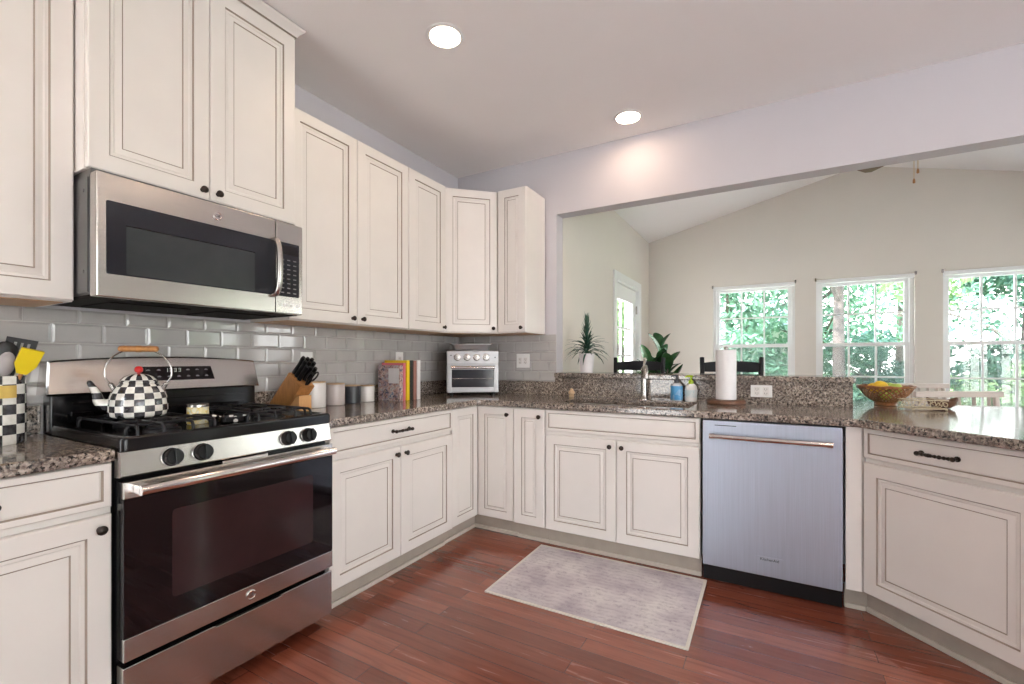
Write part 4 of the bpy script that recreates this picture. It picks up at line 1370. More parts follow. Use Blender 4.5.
# side outline in XZ: bottom edge on the counter, leaning towards +X
prof = [(0.0, 0.0), (0.105, 0.0), (0.105 + 0.135 * sa * 0.55, 0.135 * ca * 0.55), (0.225, 0.165), (0.135, 0.232), (0.02, 0.05)]
prof = [(0.0, 0.0), (0.163, 0.0), (0.293, 0.135), (0.202, 0.206)]
g.prism(prof, -kw, kw, mat=XZ, bev=0.0)
obj('block', g, 'oak', root)
g = G(); g.prism([(0.170, 0.0), (0.275, 0.0), (0.275, 0.088), (0.2553, 0.088)], -0.036, 0.036, mat=XZ)
obj('foot', g, 'oaklite', root)
dirv = Vector((0.202, 0, 0.206)).normalized()
acr = Vector((-0.091, 0, 0.071)).normalized()
mid_ = Vector((0.2475, 0, 0.1705))
def knife(px, py, ln, label, w=0.0105):
    b = mid_ + acr * px + Vector((0, py, 0))
    wm = T(KB[0], KB[1], CZ1 + 0.0005) 
    o = thing('knife', label, 'knife', wm @ b, 0.0, 'knives in the oak block')
    q = dirv.to_track_quat('Z', 'X').to_matrix().to_4x4()
    gg = G()
    gg.tube([(0, 0, 0.004), (0, 0, 0.012)], [0.007, 0.008], 10, flat=1.5)
    obj('bolster', gg.xf(q), 'chrome', o)
    gg = G()
    n_ = 8
    gg.tube([(0.002 * sin(k / n_ * pi), 0, 0.012 + (ln - 0.012) * k / n_) for k in range(n_ + 1)], [w * (0.85 + 0.15 * cos(k / n_ * 2 * pi)) * (1 if k < n_ else 0.75) for k in range(n_ + 1)], 10, flat=1.3)
    obj('handle', gg.xf(q), 'blackplastic', o)
    gg = G(); gg.box(-0.001, 0.001, -0.009, 0.009, -0.0, 0.004)
    obj('blade', gg.xf(q), 'chrome', o)
lab = 'black-handled knife in the slanted oak block'
for i, (px, ln) in enumerate(((0.040, 0.125), (0.015, 0.120), (-0.012, 0.105))):
    for j, py in enumerate((-0.028, 0.0, 0.028)):
        knife(px, py, ln - 0.006 * j, lab)
root = thing('scissors', 'black-handled kitchen scissors in the lowest slot of the knife block', 'scissors', T(KB[0], KB[1], CZ1 + 0.0005)  @ (mid_ + acr * -0.046), 0.0)
q = dirv.to_track_quat('Z', 'X').to_matrix().to_4x4()
g = G()
for sy in (-1, 1):
    g.tube([(0.0, sy * (0.017 + 0.013 * cos(2 * pi * k / 20)), 0.062 + 0.030 * sin(2 * pi * k / 20)) for k in range(20)], 0.0045, 8, closed=True)
    g.tube([(0, sy * 0.004, 0.003), (0, sy * 0.010, 0.036)], 0.0055, 8)
obj('handles', g.xf(q), 'blackplastic', root)
g = G(); g.box(-0.001, 0.001, -0.008, 0.008, -0.0, 0.010); obj('blades', g.xf(q), 'chrome', root)

# ------------------------------------------------------------------ canisters
def canister(label, x, y, r, h, mat, lid='palewood'):
    o = thing('canister', label, 'canister', (x, y, CZ1 + 0.0005), 0, 'canisters along the tiled wall')
    gg = G(); gg.lathe([(0.001, 0), (r - 0.004, 0), (r, 0.004), (r, h - 0.008), (r - 0.003, h - 0.005)], seg=36); obj('body', gg, mat, o)
    gg = G(); gg.lathe([(r - 0.001, h - 0.0045), (r, h - 0.001), (r - 0.002, h + 0.002), (0.001, h + 0.002)], seg=36); obj('lid', gg, lid, o)
canister('large white ceramic canister next to the knife block', 0.118, -1.545, 0.066, 0.146, 'ceramic')
canister('pale taupe canister between the large white and the dark one', 0.110, -1.390, 0.055, 0.129, 'taupe')
canister('dark charcoal canister in the row along the tiled wall', 0.106, -1.257, 0.050, 0.112, 'charcoal')
canister('small white canister next to the books', 0.104, -1.135, 0.046, 0.106, 'ceramic')

# ------------------------------------------------------------------ books
def book(label, y0, t, dpt, h, mat, x0=0.075, panel=None, cover=None, name='book'):
    o = thing(name, label, 'book', (x0, y0, CZ1 + 0.0005), 0, 'books standing by the tiled wall')
    gg = G()
    c = 0.0022
    gg.box(0, dpt, 0, c, 0, h); gg.box(0, dpt, t - c, t, 0, h)
    gg.box(dpt - c, dpt + 0.001, c, t - c, 0, h, bev=0.0008)
    obj('cover', gg, cover or mat, o)
    gg = G(); gg.box(0.004, dpt - c - 0.0005, c + 0.0002, t - c - 0.0002, 0.003, h - 0.004)
    obj('pages', gg, 'bookpages', o)
    if panel:
        gg = G(); gg.box(dpt - 0.10, dpt - 0.008, -0.001, -0.0002, 0.115, 0.215); obj('cover_panel', gg, 'b_label', o)
    return o
yb = -1.010
book('thick cookbook with a patterned cover facing the range', yb, 0.030, 0.195, 0.235, 'b_floral', panel=True)
book('slim pink book between the patterned cookbook and the yellow one', yb + 0.033, 0.022, 0.195, 0.250, 'b_pink')
book('bright yellow book in the row by the tiled wall', yb + 0.058, 0.028, 0.202, 0.268, 'b_yellow')
book('black book next to the bright yellow one', yb + 0.089, 0.036, 0.198, 0.268, 'b_black')
book('rose brown book between the black and the white one', yb + 0.128, 0.030, 0.200, 0.266, 'b_brown')
book('white book at the end of the row nearest the toaster oven', yb + 0.161, 0.034, 0.202, 0.268, 'b_white')

# ------------------------------------------------------------------ toaster oven, front facing the room
TA = radians(45 - 10)
root = thing('toaster_oven', 'stainless countertop toaster oven with four dials in the corner', 'toaster oven', (0.405, -0.362, CZ1 + 0.0005), radians(37))
tw_, td, z0, z1 = 0.400, 0.235, 0.018, 0.345
g = G(); g.box(-tw_ / 2, tw_ / 2, 0.0, td, z0, z1, bev=0.012)
for a in (-0.16, 0.16):
    for b in (0.03, td - 0.03):
        g.cyl((a, b, 0), (a, b, z0 + 0.002), 0.016, m=1)
tb = obj('body', g, ['steelsoft', 'blackplastic'], root)
g = G(); g.box(-tw_ / 2 + 0.004, tw_ / 2 - 0.004, -0.012, -0.0005, 0.238, 0.338, bev=0.004)
fp = obj('control_panel', g, 'steelsoft', root)
for k in range(4):
    x = -0.117 + k * 0.0725
    g = G(); g.lathe([(0.027, 0), (0.027, 0.003), (0.022, 0.005), (0.021, 0.016), (0.001, 0.017)], (x, -0.0125, 0.290), 20, mat=R(pi / 2, 'X'))
    g.box(x - 0.003, x + 0.003, -0.036, -0.028, 0.272, 0.308, bev=0.001)
    obj('dial', g, 'nickel', fp)
g = G(); g.lathe([(0.005, 0), (0.005, 0.003), (0.001, 0.0031)], (0.17, -0.0125, 0.290), 10, mat=R(pi / 2, 'X')); g.lathe([(0.005, 0), (0.005, 0.003), (0.001, 0.0031)], (-0.165, -0.0125, 0.305), 10, mat=R(pi / 2, 'X'))
obj('indicator', g, 'blackplastic', fp)
g = G()
g.box(-tw_ / 2 + 0.004, -tw_ / 2 + 0.040, -0.016, -0.0005, 0.022, 0.226, bev=0.003); g.box(tw_ / 2 - 0.040, tw_ / 2 - 0.004, -0.016, -0.0005, 0.022, 0.226, bev=0.003)
g.box(-tw_ / 2 + 0.040, tw_ / 2 - 0.040, -0.016, -0.0005, 0.022, 0.062, bev=0.003); g.box(-tw_ / 2 + 0.040, tw_ / 2 - 0.040, -0.016, -0.0005, 0.196, 0.226, bev=0.003)
dr = obj('door_frame', g, 'steelsoft', root)
g = G(); g.box(-tw_ / 2 + 0.038, tw_ / 2 - 0.038, -0.010, -0.003, 0.060, 0.198); obj('door_glass', g, 'mwglass', dr)
g = G()
g.tube([(-0.165, -0.045, 0.214), (0.165, -0.045, 0.214)], 0.0105, 14)
for x in (-0.15, 0.15): g.cyl((x, -0.016, 0.214), (x, -0.045, 0.214), 0.007, seg=10)
obj('door_handle', g, 'chrome', dr)
g = G(); g.tube([(-0.155, -0.0112, 0.128), (0.155, -0.0112, 0.128)], 0.0014, 6); obj('rack_line', g, 'chrome', dr)
root2 = thing('baking_pan', 'stainless baking pan stored on top of the toaster oven', 'pan', T(0.405, -0.362, CZ1 + 0.0005 + z1 + 0.001) @ R(radians(37)) @ Vector((-0.01, 0.095, 0)), radians(37))
g = G()
def pr_(i, z): return [(x, y, z) for x, y in rrect(-0.150 + i, 0.150 - i, -0.085 + i, 0.085 - i, 0.02, 4)]
g.rings([pr_(0.014, 0), pr_(0.002, 0.040), pr_(-0.008, 0.041), pr_(-0.008, 0.045), pr_(0.005, 0.044), pr_(0.018, 0.004)])
obj('tray', g, 'steelsoft', root2)
g = G()
for sx in (-1, 1):
    g.tube(smooth_path([(sx * 0.150, -0.035, 0.044), (sx * 0.165, -0.030, 0.050), (sx * 0.165, 0.030, 0.050), (sx * 0.150, 0.035, 0.044)]), 0.004, 8)
obj('handles', g, 'chrome', root2)

# ------------------------------------------------------------------ outlets
def outlet(label, loc, rotz, w=0.115, h=0.072):
    o = thing('wall_outlet', label, 'outlet', loc, rotz)
    gg = G(); gg.box(-w / 2, w / 2, -0.006, 0, -h / 2, h / 2, bev=0.002); p_ = obj('cover_plate', gg, 'white', o)
    nn = 2 if w > 0.09 else 1
    for k in range(nn):
        cx_ = (k - (nn - 1) / 2) * 0.048
        gg = G(); gg.prism(rrect(cx_ - 0.0165, cx_ + 0.0165, -0.026, 0.026, 0.006, 3), 0.0055, 0.0085, mat=XZ); rc = obj('receptacle', gg, 'ceramic', o)
        gg = G()
        for zz in (-0.013, 0.013):
            for xx in (-0.006, 0.006): gg.box(cx_ + xx - 0.001, cx_ + xx + 0.001, -0.0092, -0.0084, zz - 0.004, zz + 0.005)
            gg.cyl((cx_, -0.0084, zz - 0.009), (cx_, -0.0092, zz - 0.009), 0.002, seg=8)
        obj('slots', gg, 'blackplastic', rc)
outlet('white double outlet on the tiles right of the toaster oven', (0.655, -0.0108, 1.178), 0, 0.118, 0.112)
outlet('white double outlet on the granite behind the paper towels', (2.340, -0.0285, 0.992), 0, 0.118, 0.074)
outlet('white outlet on the tiles behind the knife block', (0.0108, -1.515, 1.175), pi / 2, 0.078, 0.115)
outlet('white outlet on the tiles above the row of books', (0.0108, -0.742, 1.185), pi / 2, 0.074, 0.115)

# ------------------------------------------------------------------ sink side
def pump_bottle(label, x, y, r, h, bmat, lmat, pmat, kind, rotz=0.0):
    o = thing('soap_bottle', label, 'soap', (x, y, CZ1 + 0.0005), rotz)
    gg = G()
    if kind:
        gg.lathe([(0.001, 0), (r * 0.92, 0), (r, 0.005), (r * 0.94, h * 0.35), (r, h * 0.62), (r * 0.86, h * 0.86), (r * 0.5, h * 0.97), (0.013, h)], seg=28, sy=0.72)
    else:
        gg.lathe([(0.001, 0), (r * 0.94, 0), (r, 0.005), (r, h * 0.84), (r * 0.8, h * 0.93), (0.014, h)], seg=28, sy=0.9)
    b_ = obj('bottle', gg, bmat, o)
    gg = G()
    sy_ = 0.72 if kind else 0.9
    if kind:
        pr = [(r * 0.95 + 0.0006, h * 0.20), (r * 0.945 + 0.0006, h * 0.35), (r + 0.0006, h * 0.62)]
    else:
        pr = [(r + 0.0006, h * 0.06), (r + 0.0006, h * 0.82)]
    lo = [[(rr * cos(a), rr * sin(a) * sy_, z) for a in [2 * pi * k / 28 for k in range(28)]] for rr, z in pr]
    gg.rings(lo, cap0=False, cap1=False)
    obj('label', gg, lmat, b_)
    gg = G()
    gg.lathe([(0.016, h - 0.004), (0.016, h + 0.016), (0.008, h + 0.020), (0.006, h + 0.022), (0.006, h + 0.040), (0.012, h + 0.041), (0.013, h + 0.050), (0.001, h + 0.052)], seg=16)
    gg.tube([(0, 0, h + 0.046), (-0.022, -0.02, h + 0.046), (-0.032, -0.028, h + 0.040)], [0.006, 0.0055, 0.004], 10)
    obj('pump', gg, pmat, o)
pump_bottle('blue-labelled dish soap bottle with a dark pump behind the sink', 1.846, -0.074, 0.038, 0.120, 'bottle', 'bluelabel', 'charcoal', False)
pump_bottle('white hand soap bottle with a lime green pump', 1.936, -0.074, 0.039, 0.118, 'white', 'whitelabel', 'lime', True)

root = thing('paper_towel_holder', 'dark round wooden paper towel holder on the countertop', 'paper towel holder', (2.150, -0.148, CZ1 + 0.0005))
g = G(); g.lathe([(0.001, 0), (0.104, 0), (0.110, 0.005), (0.110, 0.016), (0.104, 0.024), (0.092, 0.027), (0.001, 0.027)], seg=44); obj('base', g, 'walnut', root)
g = G(); g.cyl((0, 0, 0.027), (0, 0, 0.338), 0.008); g.ball((0, 0, 0.342), 0.013); obj('post', g, 'nickel', root)
root = thing('paper_towel_roll', 'full white paper towel roll on the wooden holder', 'paper towel', (2.150, -0.148, CZ1 + 0.0285))
g = G(); g.lathe([(0.020, 0.0), (0.0575, 0.0), (0.0585, 0.003), (0.0585, 0.302), (0.0575, 0.305), (0.020, 0.305), (0.019, 0.30), (0.019, 0.005), (0.020, 0.0)], seg=40)
obj('roll', g, 'paper', root)
g = G()
g.prism([(0.0586 * cos(a), 0.0586 * sin(a)) for a in [radians(-100 + 4 * k) for k in range(10)]] + [(0.0600 * cos(a), 0.0600 * sin(a)) for a in [radians(-64 - 4 * k) for k in range(10)]], 0.002, 0.303)
obj('loose_sheet', g, 'paper', root)

root = thing('scrub_brush', 'small wooden scrub brush resting on the counter behind the sink', 'brush', (1.110, -0.105, CZ1 + 0.0005), radians(20))
g = G(); g.lathe([(0.017, 0.0175), (0.024, 0.022), (0.024, 0.034), (0.017, 0.044), (0.011, 0.047), (0.012, 0.058), (0.001, 0.060)], seg=20); obj('head', g, 'palewood', root)
g = G()
for k in range(46):
    a, r_ = k * 2.39996, 0.0205 * math.sqrt((k + 0.5) / 46)
    g.tube([(r_ * 0.72 * cos(a), r_ * 0.72 * sin(a), 0.0190), (r_ * cos(a), r_ * sin(a), 0.0)], 0.0015, 5)
obj('bristles', g, 'palewood', root)

# ------------------------------------------------------------------ peninsula: fruit basket and wire tray
FB = (2.988, 0.222)
root = thing('fruit_basket', 'round brown woven fruit basket on the peninsula', 'basket', (FB[0], FB[1], CZ1 + 0.0005))
g = G()
def bowl_r(t): return 0.048 + 0.086 * (t ** 0.62)
def bowl_z(t): return 0.022 + 0.088 * t
# two crossing families of split-cane strands
ns = 26
for fam in (-1, 1):
    for k in range(ns):
        pts = []
        for j in range(9):
            t = j / 8
            a = 2 * pi * (k + 0.25 * fam) / ns + fam * t * 0.85
            rr = bowl_r(t) + fam * 0.0012
            pts.append((rr * cos(a), rr * sin(a), bowl_z(t)))
        g.tube(pts, 0.0042, 6, flat=0.6)
obj('woven_wall', g, 'wicker', root)
g = G()
for j in range(3):
    g.tube([((0.134 + 0.002 * j) * cos(2 * pi * k / 40), (0.134 + 0.002 * j) * sin(2 * pi * k / 40), 0.108 + 0.003 * sin(k * 1.6 + j * 2.1) + 0.003 * j) for k in range(40)], 0.0048, 8, closed=True)
obj('rim', g, 'wicker', root)
g = G(); g.lathe([(0.001, 0.0), (0.052, 0.0), (0.056, 0.003), (0.053, 0.010), (0.056, 0.018), (0.050, 0.024), (0.001, 0.026)], seg=36); obj('foot', g, 'wicker', root)
def fruit(name, label, cat, p, r, mat, sc=(1, 1, 1), tip=False, rotz=0.0, grp=None):
    o = thing(name, label, cat, (FB[0] + p[0], FB[1] + p[1], CZ1 + p[2]), rotz, grp)
    gg = G()
    gg.ball((0, 0, 0), r, seg=20, scale=sc)
    if tip:
        gg.ball((r * sc[0] * 0.98, 0, 0), r * 0.28, seg=10); gg.ball((-r * sc[0] * 0.98, 0, 0), r * 0.22, seg=10)
    else:
        for v in gg.bm.verts:
            q = math.hypot(v.co.x, v.co.y)
            if v.co.z > 0: v.co.z -= 0.35 * r * math.exp(-(q / (0.35 * r)) ** 2)
    obj('skin', gg, mat, o)
    if not tip:
        gg = G(); gg.tube([(0, 0, r * 0.5), (0.004, 0, r * 1.05)], 0.0018, 6); obj('stem', gg, 'bark', o)
fruit('lemon', 'large yellow lemon on top of the fruit basket', 'lemon', (-0.030, -0.035, 0.114), 0.033, 'lemon', (1.25, 1, 1), True, 0.5)
fruit('lemon', 'lower lemon half hidden in the fruit basket', 'lemon', (-0.050, 0.040, 0.100), 0.031, 'lemon', (1.2, 1, 1), True, 2.2)
fruit('apple', 'green apple heaped beside the large lemon', 'apple', (0.043, -0.022, 0.104), 0.034, 'apple')
fruit('apple', 'green apple at the back of the fruit basket', 'apple', (0.020, 0.052, 0.106), 0.034, 'apple')
fruit('apple', 'green apple at the bottom of the fruit basket', 'apple', (0.0, 0.0, 0.062), 0.033, 'apple')

WT = (3.108, 0.000)
root = thing('wire_tray', 'small ornate gold wire napkin tray on the peninsula', 'tray', (WT[0], WT[1], CZ1 + 0.0005), radians(22))
g = G()
hw, hd_ = 0.084, 0.058
for z in (0.010, 0.055):
    e_ = 0.004 if z > 0.03 else 0
    g.tube([(x, y, z) for x, y in rrect(-hw - e_, hw + e_, -hd_ - e_, hd_ + e_, 0.012, 3)], 0.003, 8, closed=True)
for x in (-0.06, -0.02, 0.02, 0.06): g.tube([(x, -hd_, 0.010), (x, hd_, 0.010)], 0.0022, 6)
for sx in (-1, 1):
    for sy in (-1, 1): g.ball((sx * (hw - 0.004), sy * (hd_ - 0.004), 0.006), 0.006, seg=10)
obj('frame', g, 'goldwire', root)
g = G()
def curl(cx_, cy_, horiz):
    for sgn in (-1, 1):
        pts = []
        for k in range(15):
            a = k / 14 * 1.6 * pi
            r_ = 0.017 * (1 - 0.045 * k)
            u = sgn * (0.016 - r_ * cos(a)); w_ = 0.032 + r_ * sin(a) * sgn
            pts.append((cx_ + u, cy_, w_) if horiz else (cx_, cy_ + u, w_))
        g.tube(pts, 0.0019, 6)
for sy in (-1, 1):
    for k in range(3): curl(-0.055 + k * 0.055, sy * (hd_ + 0.001), True)
for sx in (-1, 1):
    for k in range(2): curl(sx * (hw + 0.001), -0.028 + k * 0.056, False)
obj('scrollwork', g, 'goldwire', root)
root = thing('wooden_dish', 'boat-shaped brown wooden dish just behind the gold wire tray', 'dish', (3.225, 0.150, CZ1 + 0.0005), radians(30))
g = G()
def boat(s_, z): return [(s_ * 0.085 * cos(a) * (1 + 0.0 * cos(a)), s_ * 0.046 * sin(a) * (abs(sin(a)) ** 0.25 if abs(sin(a)) > 0 else 1), z + 0.022 * s_ * cos(a) ** 4) for a in [2 * pi * (k + 0.5) / 32 for k in range(32)]]
g.rings([boat(0.5, 0.0), boat(0.85, 0.012), boat(1.0, 0.040), boat(0.95, 0.041), boat(0.78, 0.018), boat(0.45, 0.007)])
obj('dish_body', g, 'walnut', root)

# ------------------------------------------------------------------ plants
root = thing('spiky_plant', 'spiky green houseplant in a white pot on the bar ledge', 'plant', (1.150, 0.105, 1.0875))
g = G(); g.lathe([(0.001, 0), (0.046, 0), (0.048, 0.003), (0.060, 0.140), (0.060, 0.147), (0.055, 0.147), (0.052, 0.125), (0.001, 0.124)], seg=28); obj('pot', g, 'pot', root)
g = G(); g.lathe([(0.001, 0.1245), (0.0515, 0.1245), (0.05, 0.131), (0.001, 0.133)], seg=20); obj('soil', g, 'soil', root)
def blade_leaf(gg, base, az, el, ln, w, droop, curl_=0.0, n=9, fold=0.25, m=0):
    """tapering strap leaf with a folded midrib, built as a thin solid"""
    top, bot = [], []
    p = Vector(base)
    e_ = el
    rows = []
    for k in range(n + 1):
        t = k / n
        ww = w * (0.55 + 0.9 * t) * (1 - t) ** 0.75 if t < 1 else 0.0
        ww = max(ww, 0.0004)
        d_ = Vector((cos(e_) * cos(az), cos(e_) * sin(az), sin(e_)))
        side = Vector((-sin(az), cos(az), 0))
        up = side.cross(d_) * -1
        rows.append([p - side * ww + up * ww * fold, p, p + side * ww + up * ww * fold])
        p = p + d_ * (ln / n)
        e_ -= droop / n
    vs1 = [[gg.bm.verts.new(q) for q in r] for r in rows]
    vs2 = [[gg.bm.verts.new(q + Vector((0, 0, -0.0009))) for q in r] for r in rows]
    for k in range(n):
        for j in range(2):
            f = gg.bm.faces.new((vs1[k][j], vs1[k][j + 1], vs1[k + 1][j + 1], vs1[k + 1][j])); f.material_index = m
            f = gg.bm.faces.new((vs2[k][j + 1], vs2[k][j], vs2[k + 1][j], vs2[k + 1][j + 1])); f.material_index = m
        for j in (0, 2):
            f = gg.bm.faces.new((vs1[k][j], vs1[k + 1][j], vs2[k + 1][j], vs2[k][j])); f.material_index = m
rnd = random.Random(3)
g = G()
for k in range(54):
    t = k / 53
    blade_leaf(g, (rnd.uniform(-.008, .008), rnd.uniform(-.008, .008), 0.135 + 0.07 * t), k * 2.39996 + rnd.uniform(-.2, .2), radians(18 + 40 * t) + rnd.uniform(-.15, .15), rnd.uniform(0.16, 0.215) * (1 - 0.2 * t), 0.0125, radians(85 - 15 * t) + rnd.uniform(-.2, .2))
for k in range(60):
    t = k / 59
    blade_leaf(g, (rnd.uniform(-.005, .005), rnd.uniform(-.005, .005), 0.20 + 0.185 * t), k * 2.39996, radians(58 + 22 * t), rnd.uniform(0.085, 0.115) * (1.0 - 0.10 * t), 0.0105, radians(8) * (1 - t))
obj('leaves', g, 'spiky', root, fix=False)
g = G(); g.tube([(0, 0, 0.130), (0.001, 0, 0.28), (0, 0.001, 0.40)], [0.010, 0.008, 0.004], 8); obj('stem', g, 'spiky', root)

root = thing('rubber_plant', 'broad-leaved green potted plant in the sunroom behind the bar stool', 'plant', (1.300, 2.050, 0.0005))
g = G(); g.lathe([(0.001, 0), (0.13, 0), (0.14, 0.01), (0.18, 0.33), (0.185, 0.345), (0.17, 0.345), (0.16, 0.30), (0.001, 0.295)], seg=32); obj('pot', g, 'pot', root)
g = G(); g.lathe([(0.001, 0.2955), (0.158, 0.2955), (0.15, 0.31), (0.001, 0.315)], seg=24); obj('soil', g, 'soil', root)
g = G(); g2 = G()
def broad_leaf(gg, base, az, el, ln, w, droop, n=10):
    rows = []
    p = Vector(base); e_ = el
    for k in range(n + 1):
        t = k / n
        ww = max(w * (sin(pi * min(t * 0.97 + 0.02, 1)) ** 0.7), 0.001)
        d_ = Vector((cos(e_) * cos(az), cos(e_) * sin(az), sin(e_)))
        side = Vector((-sin(az), cos(az), 0)); up = d_.cross(side) * -1
        if up.z < 0: up = -up
        rows.append([p - side * ww + up * ww * 0.28, p - side * ww * 0.5 + up * ww * 0.08, p, p + side * ww * 0.5 + up * ww * 0.08, p + side * ww + up * ww * 0.28])
        p = p + d_ * (ln / n); e_ -= droop / n
    v1 = [[gg.bm.verts.new(q) for q in r] for r in rows]
    v2 = [[gg.bm.verts.new(q + Vector((0, 0, -0.0015))) for q in r] for r in rows]
    for k in range(n):
        for j in range(4):
            gg.bm.faces.new((v1[k][j], v1[k][j + 1], v1[k + 1][j + 1], v1[k + 1][j]))
            gg.bm.faces.new((v2[k][j + 1], v2[k][j], v2[k + 1][j], v2[k + 1][j + 1]))
        for j in (0, 4):
            gg.bm.faces.new((v1[k][j], v1[k + 1][j], v2[k + 1][j], v2[k][j]))
rnd = random.Random(11)
for s_, (sx, sy, hh) in enumerate(((0.0, 0.0, 1.33), (0.06, -0.05, 1.14), (-0.06, -0.05, 1.12))):
    g2.tube(smooth_path([(sx * 0.3, sy * 0.3, 0.30), (sx * 0.8, sy * 0.8, 0.7), (sx * 1.8, sy * 1.8, hh)]), [0.010] * 6 + [0.008] * 6 + [0.006], 8)
    for k in range(15):
        t = k / 14
        z = 0.62 + (hh - 0.62) * t
        f_ = 0.8 + 1.0 * t
        broad_leaf(g, (sx * f_, sy * f_, z), k * 2.4 + s_ * 1.1, radians(32 + 36 * t) + rnd.uniform(-.2, .2), rnd.uniform(0.21, 0.29), rnd.uniform(0.050, 0.066), radians(45 - 20 * t))
broad_leaf(g, (0.05, -0.03, 0.86), radians(-20), radians(40), 0.36, 0.075, radians(-25))
obj('leaves', g, 'rubber', root, fix=False)
obj('stems', g2, 'bark', root)

# ------------------------------------------------------------------ seats beyond the bar
def bar_stool(label, loc, rotz):
    o = thing('bar_stool', label, 'bar stool', loc, rotz, 'black bar stools behind the bar')
    w_, dp = 0.205, 0.19
    gg = G(); gg.box(-w_ - 0.01, w_ + 0.01, -dp - 0.02, dp + 0.01, 0.735, 0.765, bev=0.012); obj('seat', gg, 'blackwood', o)
    for sx in (-1, 1):
        gg = G(); gg.tube([(sx * w_ * 1.05, -dp * 1.08, 0), (sx * w_ * 0.92, -dp * 0.95, 0.735)], 0.019, 10); obj('leg', gg, 'blackwood', o)
        gg = G(); gg.tube(smooth_path([(sx * w_ * 1.08, dp * 1.12, 0), (sx * w_ * 1.0, dp * 0.96, 0.75), (sx * w_ * 1.03, dp * 1.12, 1.0), (sx * w_ * 1.06, dp * 1.35, 1.205)]), 0.0185, 10); obj('leg', gg, 'blackwood', o)
    for z, hh in ((1.125, 0.075), (0.985, 0.055), (0.86, 0.05)):
        gg = G()
        yb_ = dp * (1.12 + 0.23 * (z - 1.0) / 0.2)
        lo = []
        n = 12
        for k in range(n + 1):
            t = k / n * 2 - 1
            x = t * (w_ * 1.03 - 0.008)
            y = yb_ + 0.028 * (1 - t * t)
            a = hh / 2 + (0.014 * (1 - t * t) if z > 1.1 else 0)
            lo.append([(x, y - 0.008, z - hh / 2), (x, y + 0.008, z - hh / 2), (x, y + 0.008, z + a), (x, y - 0.008, z + a)])
        gg.rings(lo); obj('back_slat', gg, 'blackwood', o)
    for z, y0_, y1_ in ((0.22, -dp, -dp), (0.30, dp, dp)):
        gg = G(); gg.tube([(-w_, y0_, z), (w_, y1_, z)], 0.011, 8); obj('stretcher', gg, 'blackwood', o)
    for sx in (-1, 1):
        gg = G(); gg.tube([(sx * w_, -dp, 0.26), (sx * w_, dp, 0.26)], 0.011, 8); obj('stretcher', gg, 'blackwood', o)
    return o
bar_stool('black ladder-back bar stool seen behind the faucet', (1.345, 0.82, 0), radians(8))
bar_stool('black ladder-back bar stool seen behind the paper towel roll', (2.125, 0.59, 0), radians(4))

def slat_chair(label, loc, rotz, w=0.26):
    o = thing('slat_chair', label, 'chair', loc, rotz, 'whitewashed slat-back chairs')
    dp = 0.21
    gg = G(); gg.box(-w, w, -dp, dp, 0.435, 0.465, bev=0.010); obj('seat', gg, 'greywood', o)
    for sx in (-1, 1):
        gg = G(); gg.box(sx * (w - 0.03) - 0.018, sx * (w - 0.03) + 0.018, -dp + 0.02, -dp + 0.056, 0, 0.434, bev=0.004); obj('leg', gg, 'greywood', o)
        gg = G(); gg.tube(smooth_path([(sx * (w - 0.025), dp - 0.03, 0), (sx * (w - 0.025), dp - 0.02, 0.46), (sx * (w - 0.025), dp + 0.03, 0.935)]), 0.018, 8); obj('leg', gg, 'greywood', o)
    gg = G(); gg.box(-w - 0.02, w + 0.02, dp + 0.012, dp + 0.040, 0.925, 0.968, bev=0.006); obj('top_rail', gg, 'greywood', o)
    gg = G(); gg.box(-w + 0.04, w - 0.04, dp - 0.015, dp + 0.005, 0.54, 0.575, bev=0.004); obj('lower_rail', gg, 'greywood', o)
    for k in range(5):
        x = -w + 0.085 + k * (2 * w - 0.17) / 4
        gg = G(); gg.tube([(x, dp - 0.005, 0.570), (x * 1.04, dp + 0.024, 0.93)], 0.015, 6, flat=0.5); obj('back_slat', gg, 'greywood', o)
    return o
cx_, cy_ = 3.55, 0.80
slat_chair('whitewashed slat-back chair pulled up behind the wooden dish on the peninsula', (3.640, 0.835, 0), radians(29), 0.285)
slat_chair('whitewashed slat-back chair standing further back by the far window', (3.66, 2.05, 0), radians(20), 0.22)

# ------------------------------------------------------------------ ceiling fan in the sunroom
root = thing('ceiling_fan', 'ceiling fan hung in the sunroom, only a blade tip and pull chains in view', 'ceiling fan', (3.27, 0.90, 2.62))
g = G(); g.lathe([(0.001, 0.02), (0.05, 0.02), (0.095, 0.05), (0.10, 0.09), (0.08, 0.125), (0.03, 0.14), (0.001, 0.14)], seg=28); obj('motor', g, 'bronze', root)
g = G(); g.cyl((0, 0, 0.14), (0, 0, 0.60), 0.013); g.lathe([(0.05, 0.60), (0.065, 0.64), (0.065, 0.672)], seg=20); obj('down_rod', g, 'bronze', root)
for k in range(4):
    a = radians(127.7 + 90 * k)
    g = G(); g.prism([(0.10, -0.02), (0.16, -0.055), (0.40, -0.065), (0.43, -0.04), (0.43, 0.04), (0.40, 0.065), (0.16, 0.055), (0.10, 0.02)], -0.003, 0.003)
    obj('blade', g.xf(R(a) @ T(0, 0, 0.055) @ R(0.2, 'X')), 'walnut', root)
g = G()
for a, zl in ((0.012, -0.10), (-0.012, -0.17)):
    g.tube([(a, a * 0.6, 0.02), (a, a * 0.6, zl)], 0.0016, 6)
obj('pull_chain', g, 'gold', root)
for a, zl in ((0.012, -0.10), (-0.012, -0.17)):
    g = G(); g.lathe([(0.002, 0.0), (0.007, -0.01), (0.008, -0.03), (0.001, -0.036)], (a, a * 0.6, zl), 10); obj('chain_fob', g, 'oak', root)

